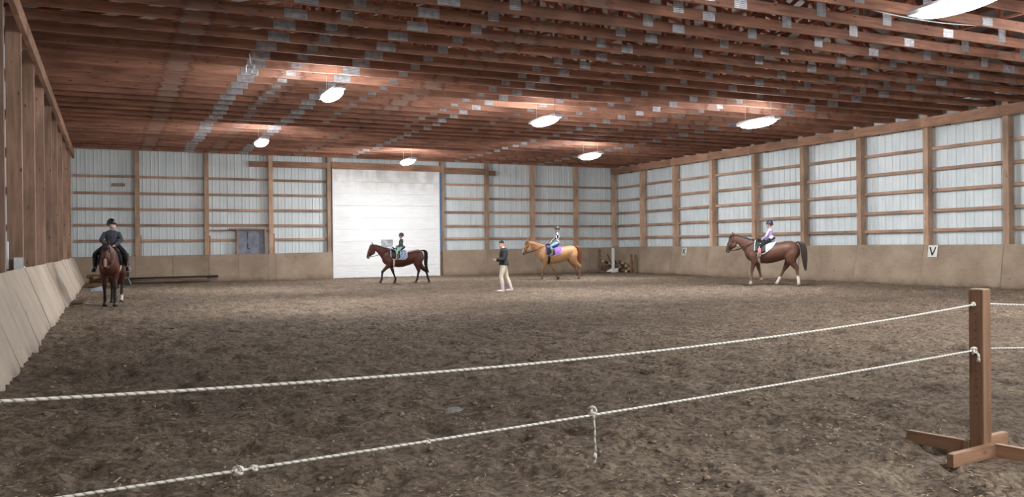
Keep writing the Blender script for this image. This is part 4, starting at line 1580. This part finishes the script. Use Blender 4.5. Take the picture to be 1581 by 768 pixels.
    hem = style.get('hem', 0.0)
    p[0] = p[0] + V((0, 0, -hem))
    r = [(a + (.030, .016, 0, 0, .006, .008, .004)[i] * s, b + (.026, .012, 0, 0, .004, .008, .004)[i] * s) for i, (a, b) in enumerate(r)]
    p2, r2 = smooth_path(p, r, 4)
    mb.add(*tube_geo(p2, r2, side=slat, n=18))
    for k in ('l', 'r'):
        p, r = limb(J['sh_' + k], J['el_' + k], J['wr_' + k], ARM, o, 5, 0, style.get('sleeve', .95))
        mb.add(*tube_geo(p, r, n=12, cap_k=.6))
    me = fuse(mb, vox, 2, style['top_name'])
    me.materials.append(style['top'])
    obj(style['top_name'], me, None, root)
    mb = MB()
    o2 = .010
    mb.add(*tube_geo([pel + V((0, 0, -.05 * s)), pel + V((0, 0, .07 * s))], [(.155 * s + o2, .118 * s + o2), (.160 * s + o2, .115 * s + o2)], side=lat, n=16))
    for k in ('l', 'r'):
        p, r = limb(J['hip_' + k], J['kn_' + k], J['an_' + k], LEG, o2, 5, 0, style.get('trouser', .9))
        mb.add(*tube_geo(p, r, n=14, cap_k=.1))
    me = fuse(mb, vox, 2, 'trousers')
    me.materials.append(style['trousers'])
    obj('trousers', me, None, root)
    for k in ('l', 'r'):
        mb = MB()
        o3 = .013
        p, r = limb(J['hip_' + k], J['kn_' + k], J['an_' + k], LEG, o3, 6, style.get('boot', .8), 1.0)
        an, to = V(J['an_' + k]), V(J['to_' + k])
        dn = (an - V(J['kn_' + k])).normalized()
        he = an + dn * (.055 * s) - (to - an).normalized() * (.03 * s)
        p = p + [an + dn * (.03 * s)]
        r = r + [(.046 * s + .004, .046 * s + .004)]
        mb.add(*tube_geo(p, r, n=14, cap_k=.15))
        mb.add(*tube_geo([he, lerp3(he, to, .4), lerp3(he, to, .8), to], [(.040 * s + .004, .042 * s + .004), (.043 * s + .004, .042 * s + .004), (.046 * s + .004, .034 * s + .004), (.034 * s, .024 * s)], side=lat, n=12))
        me = fuse(mb, vox * .8, 2, 'boot')
        me.materials.append(style['boots'])
        b = obj('boot', me, None, root)
        if style.get('sole'):
            dz = V((0, 0, -.040 * s))
            mb = MB()
            mb.add(*tube_geo([he + dz, lerp3(he, to, .5) + dz, to + dz * .75], [(.042 * s, .014 * s), (.045 * s, .014 * s), (.034 * s, .012 * s)], side=lat, n=10))
            obj('sole', mb.mesh('sole', True), style['sole'], b)
        if style.get('sock') and k in ('l', 'r'):
            p, r = limb(J['hip_' + k], J['kn_' + k], J['an_' + k], LEG, .015, 6, style['sock'][0], style['sock'][1])
            obj('sock', MB().add(*tube_geo(p, r, n=12, cap_k=.1)).mesh('sock', True), style['sock'][2], root)
    # collar
    if style.get('collar'):
        mb = MB()
        c0, c1 = shc + V((0, 0, .04 * s)), lerp3(shc, nk, .75) + V((0, 0, .02 * s))
        mb.add(*tube_geo([c0, lerp3(c0, c1, .5), c1], [.068 * s, .064 * s, .060 * s], n=14, cap_k=.02))
        obj('collar', mb.mesh('collar', True), style['collar'], root)
    # headgear and hair
    if style.get('hair'):
        mb = MB()
        v, f = ellipsoid((0, 0, 0), (1, 1, 1), 16, 10)
        mb.add([hp_((-.014 + q[0] * .101 if q[0] < 0 else -.014 + q[0] * .085, q[1] * .083, .60 * H + q[2] * (.105 if q[2] > 0 else .10))) for q in v], f)
        for q in style.get('tails', ()):
            p, r = smooth_path([hp_(a) for a in q], [(.03 * hs, .022 * hs)] * (len(q) - 1) + [(.010 * hs, .008 * hs)], 4)
            mb.add(*tube_geo(p, r, n=8))
        obj('hair', mb.mesh('hair', True), style['hair'], root)
    if style.get('helmet'):
        v, f = [], []
        n, m = 22, 9
        for i in range(m + 1):
            th = math.pi / 2 * (1.10 * (m - i) / m)
            for k in range(n):
                a = 2 * math.pi * k / n
                zc = math.cos(th)
                rr = math.sin(min(th, math.pi / 2))
                back = .03 if math.cos(a) < -.2 else 0
                v.append(hp_((-.008 + .122 * rr * math.cos(a), .100 * rr * math.sin(a), .575 * H + .135 * zc - back * (i == 0) * 1.2)))
        for i in range(m):
            for k in range(n):
                k2 = (k + 1) % n
                f.append((i * n + k, i * n + k2, (i + 1) * n + k2, (i + 1) * n + k))
        hm = obj('helmet', mesh_from('helmet', v, f, True), style['helmet'], root)
        v, f = [], []
        for zz in (0, .009):
            for k in range(13):
                a = -1.05 + 2.1 * k / 12
                v.append(hp_((-.008 + .116 * math.cos(a), .096 * math.sin(a), .585 * H + zz)))
                ex = style.get('visor', .055) * max(.05, math.cos(a * 1.35)) if abs(a) < 1.16 else 0
                v.append(hp_((-.008 + (.118 + ex) * math.cos(a) + .0, .098 * math.sin(a), .560 * H + zz - ex * .12)))
        for k in range(12):
            a = 2 * k
            f.append((a, a + 1, a + 3, a + 2))
            f.append((26 + a, 26 + a + 2, 26 + a + 3, 26 + a + 1))
            f.append((a + 1, 26 + a + 1, 26 + a + 3, a + 3))
        obj('visor', mesh_from('visor', v, f, True), style['helmet'], hm)
        sp = [hp_(q) for q in ((0, .083, .55 * H), (.025, .072, .22 * H), (.055, .03, -.005), (.055, -.03, -.005), (.025, -.072, .22 * H), (0, -.083, .55 * H))]
        obj('chin_strap', MB().tube(sp, .006 * hs, n=6).mesh('chin_strap', True), M['black'], hm)
    if style.get('band'):
        ring = [hp_((-.006 + .102 * math.cos(a), .081 * math.sin(a), .70 * H + .02 * math.cos(a))) for a in [2 * math.pi * k / 24 for k in range(24)]]
        v, f = tube_geo(ring, [(.014 * hs, .024 * hs)] * 24, side=None, n=8, closed=True)
        obj('headband', mesh_from('headband', v, f, True), style['band'], root)
    if style.get('cap'):
        v, f = [], []
        n, m = 22, 8
        for i in range(m + 1):
            th = math.pi / 2 * (1.0 - i / m)
            for k in range(n):
                a = 2 * math.pi * k / n
                v.append(hp_((-.012 + .108 * math.sin(th) * math.cos(a), .090 * math.sin(th) * math.sin(a), .66 * H + .095 * math.cos(th) + .012 * math.cos(a) * (i < 3))))
        for i in range(m):
            for k in range(n):
                k2 = (k + 1) % n
                f.append((i * n + k, i * n + k2, (i + 1) * n + k2, (i + 1) * n + k))
        obj('cap', mesh_from('cap', v, f, True), style['cap'], root)
    if style.get('mask'):
        v, f = [], []
        nz, na = 6, 14
        for i in range(nz + 1):
            z = lin(-.02, .40, i / nz)
            for k in range(na + 1):
                a = -1.45 + 2.9 * k / na
                cx = np.interp(z, [-.02, .10, .25, .45], [.050, .036, .018, 0])
                hd = np.interp(z, [-.02, .10, .25, .45], [.030, .056, .079, .095]) + .006 + .016 * max(0, math.cos(a * 1.1)) * math.sin(math.pi * min(1, max(0, (z + .05) / .45)))
                hw = np.interp(z, [-.02, .10, .25, .45], [.030, .049, .064, .075]) + .003
                v.append(hp_((cx + hd * math.cos(a), hw * math.sin(a), z * H)))
        for i in range(nz):
            for k in range(na):
                a = i * (na + 1) + k
                f.append((a, a + 1, a + na + 2, a + na + 1))
        obj('face_mask', mesh_from('face_mask', v, f, True), style['mask'], root)
    return root

# fabrics
M['navy_top'] = plain('charcoal_stripe', (58, 62, 72), 0.85, var=0.2)
t = NT('striped_knit')
wv = t.n('ShaderNodeTexWave', bands_direction='Z')
wv.inputs['Scale'].default_value = 14
t.l(t.coords((1, 1, 1), rnd=False), wv.inputs['Vector'])
t.base(t.ramp(wv.outputs['Fac'], [(0.35, srgb(44, 48, 56)), (0.6, srgb(74, 78, 86))]), 0.85)
M['striped'] = t.m
M['grey_jacket'] = plain('grey_jacket', (84, 92, 98), 0.8, var=0.3, scale=18)
t = NT('black_white_plaid')
ck = t.n('ShaderNodeTexNoise')
ck.inputs['Scale'].default_value = 13
ck.inputs['Detail'].default_value = 1
t.l(t.coords((1, 1, 1), rnd=False), ck.inputs['Vector'])
t.base(t.ramp(ck.outputs['Fac'], [(0.45, srgb(34, 34, 40)), (0.53, srgb(222, 222, 226))]), 0.85)
M['plaid'] = t.m
M['lilac'] = plain('lilac_fleece', (190, 176, 216), 0.85, var=0.1)
M['sweat'] = plain('charcoal_sweatshirt', (44, 47, 52), 0.9, var=0.25)
M['cream_breech'] = plain('cream_breeches', (222, 214, 192), 0.8, var=0.06)
M['pinkboot'] = plain('pale_pink_boots', (214, 198, 202), 0.6, var=0.15)
M['blackcloth'] = plain('black_cloth', (24, 24, 28), 0.85, var=0.2)
M['mint'] = plain('mint_leggings', (142, 196, 178), 0.8, var=0.15)
M['jean'] = plain('pale_jeans', (128, 168, 200), 0.85, var=0.15)
M['pink'] = plain('pink_socks', (222, 124, 138), 0.8)
M['helm_black'] = plain('black_helmet', (20, 20, 22), 0.35)
M['helm_grey'] = plain('dark_grey_helmet', (62, 62, 66), 0.4, var=0.4, scale=10)
M['helm_navy'] = plain('navy_helmet', (38, 46, 66), 0.4)
M['maskpink'] = plain('pale_pink_mask', (228, 200, 208), 0.8)
M['white_cloth'] = plain('white_cloth', (226, 222, 214), 0.85)
M['blond'] = plain('blond_hair', (176, 142, 100), 0.6, var=0.3)
M['brownhair'] = plain('brown_hair', (70, 48, 36), 0.6, var=0.3)
M['tanboot'] = plain('grey_brown_boots', (120, 104, 96), 0.7, var=0.3)
M['navy'] = plain('navy_leather', (34, 34, 52), 0.5)
t = NT('quilted_blue')
mp = t.coords((1, 1, 1), rnd=False)
w1_ = t.n('ShaderNodeTexWave', bands_direction='DIAGONAL')
w1_.inputs['Scale'].default_value = 5
t.l(mp, w1_.inputs['Vector'])
w2_ = t.n('ShaderNodeTexWave', bands_direction='DIAGONAL')
w2_.inputs['Scale'].default_value = 5
t.l(t.coords((1, 1, -1), rnd=False), w2_.inputs['Vector'])
f = t.math('MAXIMUM', w1_.outputs['Fac'], w2_.outputs['Fac'])
t.base(t.ramp(f, [(0.6, srgb(104, 126, 160)), (0.95, srgb(178, 192, 212))]), 0.85)
M['pad_blue'] = t.m
M['pad_border'] = plain('grey_white_binding', (196, 198, 204), 0.85)
M['pad_purple'] = plain('purple_pad', (150, 102, 190), 0.85, var=0.15)
M['pad_lilac'] = plain('pale_lilac_binding', (206, 180, 220), 0.85)
M['pad_mint'] = plain('pale_mint_pad', (190, 220, 222), 0.85, var=0.08)
M['pad_fleece'] = plain('cream_fleece', (222, 208, 204), 0.95, var=0.1)
M['pad_dark'] = plain('black_pad', (30, 28, 30), 0.85)

def local(root, p):
    """pixel plane helper is not needed: joints are already in horse coordinates"""
    return p

def rider_joints(seat, sh, head, el, wr, kn, an, to, sw=.17, hw=.10, kw=.30, aw=.33, ew=.20, wy=.05, hd=(.8, 0, -.3)):
    J = {'head': (head[0], 0, head[1])}
    for k, s in (('l', 1), ('r', -1)):
        J['hip_' + k] = (seat[0], s * hw, seat[1])
        J['sh_' + k] = (sh[0], s * sw, sh[1])
        J['el_' + k] = (el[0], s * ew, el[1])
        J['wr_' + k] = (wr[0], s * wy, wr[1])
        J['kn_' + k] = (kn[0], s * kw, kn[1])
        J['an_' + k] = (an[0], s * aw, an[1])
        J['to_' + k] = (to[0], s * (aw + .02), to[1])
        J['hd_' + k] = hd
        J['pn_' + k] = (0, -s, -.3)
        J['th_' + k] = 1 if s > 0 else -1
    return J

def scaleJ(J, f):
    return {k: ((v[0] * f, v[1] * f, v[2] * f) if not k.startswith(('hd', 'pn', 'th')) else v) for k, v in J.items()}

def heading(dx, dy):
    return math.atan2(dy, dx)

# ---- horse 2: dark bay in front of the white door
tail_bay = [(-.60, 0, 1.36), (-.69, 0, 1.37), (-.775, 0, 1.29), (-.79, 0, 1.10), (-.775, 0, .85), (-.80, 0, .65), (-.90, 0, .42)]
pose2 = dict(fl=((1.03, .50), (1.07, .20), (1.12, .09)), fr=((.58, .48), (.48, .18), (.52, .06)),
             hl=((-.46, .52), (-.39, .18), (-.33, .06)), hr=((-.80, .50), (-.87, .22), (-.915, .09)),
             mane=(28, 20, 20), tail_rgb=(22, 18, 20), tail=tail_bay, mane_side=1, mane_len=.22, tail_w=.065, belly=.045)
h2loc, h2rz = (11.18, 34.25, G(11.18, 34.25)), heading(-.975, .22)
bay2 = coat_bay((84, 44, 37), (32, 24, 24), low=(.42, .74), nose_rgb=(40, 26, 26))
h2, hx2 = build_horse('dark_bay', 'dark reddish bay horse walking left in front of the white door', h2loc, h2rz, 1.0, pose2, bay2)
J = rider_joints((.24, 1.50), (.24, 1.80), (.24, 1.885), (.28, 1.60), (.46, 1.50), (.45, 1.33), (.40, 1.09), (.52, 1.04), sw=.105, hw=.07, kw=.27, aw=.32, ew=.15)
tack(h2, 1.0, hx2, (.52, 0, 1.49), (.47, .34, 1.02), (.47, -.34, 1.02), 'pad_blue', 'pad_border', 'leather',
     dict(pad='quilted blue saddle pad with pale edging on the dark bay horse', saddle='black saddle on the dark bay horse by the white door', bridle='dark bridle and reins on the dark bay horse by the white door'), belly=.045)
build_person('small child rider in grey jacket and mint leggings on the dark bay horse', h2loc, h2rz, J, .64,
             dict(head_scale=.86, top=M['grey_jacket'], top_name='jacket', trousers=M['mint'], boots=M['tanboot'], helmet=M['helm_grey'], hair=M['brownhair'], collar=M['white_cloth'], curl=.8))

# ---- horse 3: tan horse by the far wall
pose3 = dict(fl=((.80, .47), (.845, .17), (.86, .06)), fr=((.34, .46), (.22, .18), (.15, .07)),
             hl=((-.74, .53), (-.73, .18), (-.70, .06)), hr=((-.56, .56), (-.66, .33), (-.71, .24)),
             mane=(176, 120, 76), tail_rgb=(120, 66, 44), belly=.05, mane_side=1, mane_len=.36, tail_w=.075,
             tail=[(-.60, 0, 1.37), (-.68, 0, 1.375), (-.745, 0, 1.26), (-.76, 0, 1.05), (-.755, 0, .80), (-.74, 0, .60), (-.72, 0, .42)])
h3loc, h3rz = (18.05, 33.5, G(18.05, 33.5)), heading(-.95, .30)
tan3 = coat_bay((182, 140, 100), (120, 88, 70), low=(.30, .62), nose_rgb=(92, 62, 54),
                snip=[((1.62, 0, 1.44), (1.665, 0, 1.16), .045, (226, 214, 200)), ((1.48, .06, 1.36), (1.50, -.06, 1.30), .05, (150, 100, 66))])
h3, hx3 = build_horse('tan', 'tan horse with reddish tail and white blaze walking left by the far wall', h3loc, h3rz, 1.05, pose3, tan3)
J = rider_joints((.19, 1.54), (.17, 1.92), (.185, 2.01), (.29, 1.70), (.45, 1.55), (.50, 1.40), (.46, 1.10), (.58, 1.03), sw=.125, hw=.08, kw=.28, aw=.33, ew=.17)
tack(h3, 1.05, hx3, (.52, 0, 1.53), (.53, .34, 1.0), (.53, -.34, 1.0), 'pad_purple', 'pad_lilac', 'navy',
     dict(pad='purple saddle pad with pale lilac edge on the tan horse', saddle='navy saddle on the tan horse by the far wall', bridle='dark bridle and reins on the tan horse'), belly=.05, girth_mat='leather', swept=.16, saddle_dx=.03)
build_person('child rider in black and white patterned top and pale jeans on the tan horse', h3loc, h3rz, scaleJ(J, 1.05), .76,
             dict(head_scale=.92, top=M['plaid'], top_name='shirt', trousers=M['jean'], boots=M['tanboot'], helmet=M['helm_grey'], hair=M['brownhair'], curl=.8, visor=.07))

# ---- horse 4: brown horse by the right wall
pose4 = dict(fl=((.80, .46), (.82, .17), (.84, .06)), fr=((.62, .50), (.57, .28), (.54, .20)),
             hl=((-.60, .54), (-.66, .18), (-.665, .06)), hr=((-.20, .54), (-.02, .20), (.05, .07)),
             mane=(44, 30, 26), tail_rgb=(58, 44, 40), mane_side=1, mane_len=.2, belly=.02, tail_w=.10, hoof='hoof_pale',
             tail=[(-.60, 0, 1.36), (-.68, 0, 1.375), (-.77, 0, 1.30), (-.82, 0, 1.12), (-.84, 0, .90), (-.85, 0, .68), (-.87, 0, .45)])
h4loc, h4rz = (21.15, 23.35, G(21.15, 23.35)), heading(-.62, .78)
chest4 = coat_bay((92, 62, 49), (116, 92, 76), low=(.10, .62), nose_rgb=(58, 38, 32),
                  sock=[(-.66, 1, .30), (.03, -1, .26), (.86, 1, .12)])
h4, hx4 = build_horse('chestnut', 'brown horse with white hind socks walking left by the right wall', h4loc, h4rz, 1.08, pose4, chest4)
J = rider_joints((.20, 1.47), (.235, 1.77), (.25, 1.865), (.33, 1.58), (.50, 1.45), (.53, 1.24), (.50, .98), (.60, .91), sw=.125, hw=.08, kw=.29, aw=.33, ew=.17)
tack(h4, 1.08, hx4, (.57, 0, 1.44), (.56, .34, .90), (.56, -.34, .90), 'pad_mint', 'pad_fleece', 'leather',
     dict(pad='pale mint saddle pad with cream fleece edge on the brown horse', saddle='black saddle with cream girth on the brown horse by the right wall', bridle='dark bridle and reins on the brown horse by the right wall'), belly=.02, swept=.30)
build_person('rider in lilac top, black trousers and navy helmet on the brown horse', h4loc, h4rz, scaleJ(J, 1.08), .78,
             dict(head_scale=.98, top=M['lilac'], top_name='sweater', trousers=M['blackcloth'], trouser=.66, boots=M['tanboot'], boot=.88, helmet=M['helm_navy'], hair=M['brownhair'],
                  sock=(.66, .9, M['pink']), curl=.8))

# ---- horse 1: bay facing the viewer at the left
pose1 = dict(fl=((.76, .47), (.78, .17), (.80, .06)), fr=((.66, .47), (.60, .17), (.62, .06)),
             hl=((-.42, .52), (-.34, .18), (-.29, .06)), hr=((-.72, .51), (-.74, .18), (-.72, .06)),
             mane=(26, 20, 20), tail_rgb=(24, 20, 20), mane_side=-1, mane_len=.3, drop=.16, turn=.03, tail=tail_bay)
h1loc, h1rz = (.08, 25.35, G(.08, 25.35)), heading(-.13, -.99)
bay1 = coat_bay((86, 46, 36), (34, 26, 24), low=(.40, .72), nose_rgb=(48, 32, 30), sock=[(-.29, 1, .22)],
                snip=[((1.645, 0, 1.30), (1.67, 0, 1.15), .032, (190, 150, 126))])
h1, hx1 = build_horse('bay', 'bay horse facing the viewer beside the left kick boards', h1loc, h1rz, 1.06, pose1, bay1)
J = rider_joints((.26, 1.47), (.27, 1.795), (.29, 1.905), (.36, 1.62), (.56, 1.46), (.56, 1.27), (.42, .93), (.58, .86), sw=.150, hw=.10, kw=.33, aw=.37, ew=.225, wy=.05)
J['wr_l'] = (.58, .08, 1.46)
tack(h1, 1.06, hx1, (.62, .03, 1.45), (.53, .385, .87), (.53, -.385, .87), 'pad_dark', 'pad_dark', 'leather',
     dict(pad='black saddle pad on the bay horse facing the viewer', saddle='black saddle with cream girth on the bay horse facing the viewer', bridle='dark bridle and reins on the bay horse facing the viewer'))
build_person('adult rider in dark sweater, black helmet and pale face mask on the bay horse', h1loc, h1rz, scaleJ(J, 1.06), 1.0,
             dict(top=M['striped'], top_name='sweater', trousers=M['blackcloth'], boots=M['leather'], boot=.62, helmet=M['helm_black'], hair=M['brownhair'], mask=M['maskpink'],
                  head_yaw=1.0, curl=.9, visor=.06))

# ---- instructor walking
ILOC = (11.66, 25.65, G(11.66, 25.65))
J = dict(head=(.06, 0, 1.45), hip_l=(.0, .09, .90), hip_r=(-.02, -.09, .90), sh_l=(-.01, .175, 1.38), sh_r=(-.03, -.175, 1.38),
         el_l=(.04, .23, 1.09), wr_l=(.28, .17, 1.075), el_r=(.02, -.24, 1.09), wr_r=(.22, -.10, 1.05),
         kn_l=(.10, .10, .53), an_l=(.05, .10, .095), to_l=(.24, .11, .045), kn_r=(-.12, -.09, .50), an_r=(-.27, -.09, .12), to_r=(-.08, -.10, .045),
         hd_l=(1, -.1, .02), pn_l=(0, -.3, 1), th_l=1, hd_r=(1, .3, 0), pn_r=(0, .3, 1), th_r=-1)
ins = build_person('woman in charcoal sweatshirt, cream breeches and pale boots walking across the dirt', ILOC, heading(-.97, .22), J, 1.0,
             dict(top=M['sweat'], top_name='sweatshirt', trousers=M['cream_breech'], trouser=.82, boots=M['pinkboot'], boot=.78, sole=M['black'], hair=M['blond'], cap=M['blackcloth'],
                  collar=M['white_cloth'], head_yaw=.95, hem=-.055, top_off=.024, curl=.35, head_pitch=.05,
                  tails=[[(-.07, .05, .16), (-.085, .066, .07), (-.05, .075, -.03)], [(-.07, -.05, .16), (-.085, -.066, .07), (-.05, -.075, -.03)], [(-.09, 0, .16), (-.11, 0, .08), (-.09, 0, -.03)]]))
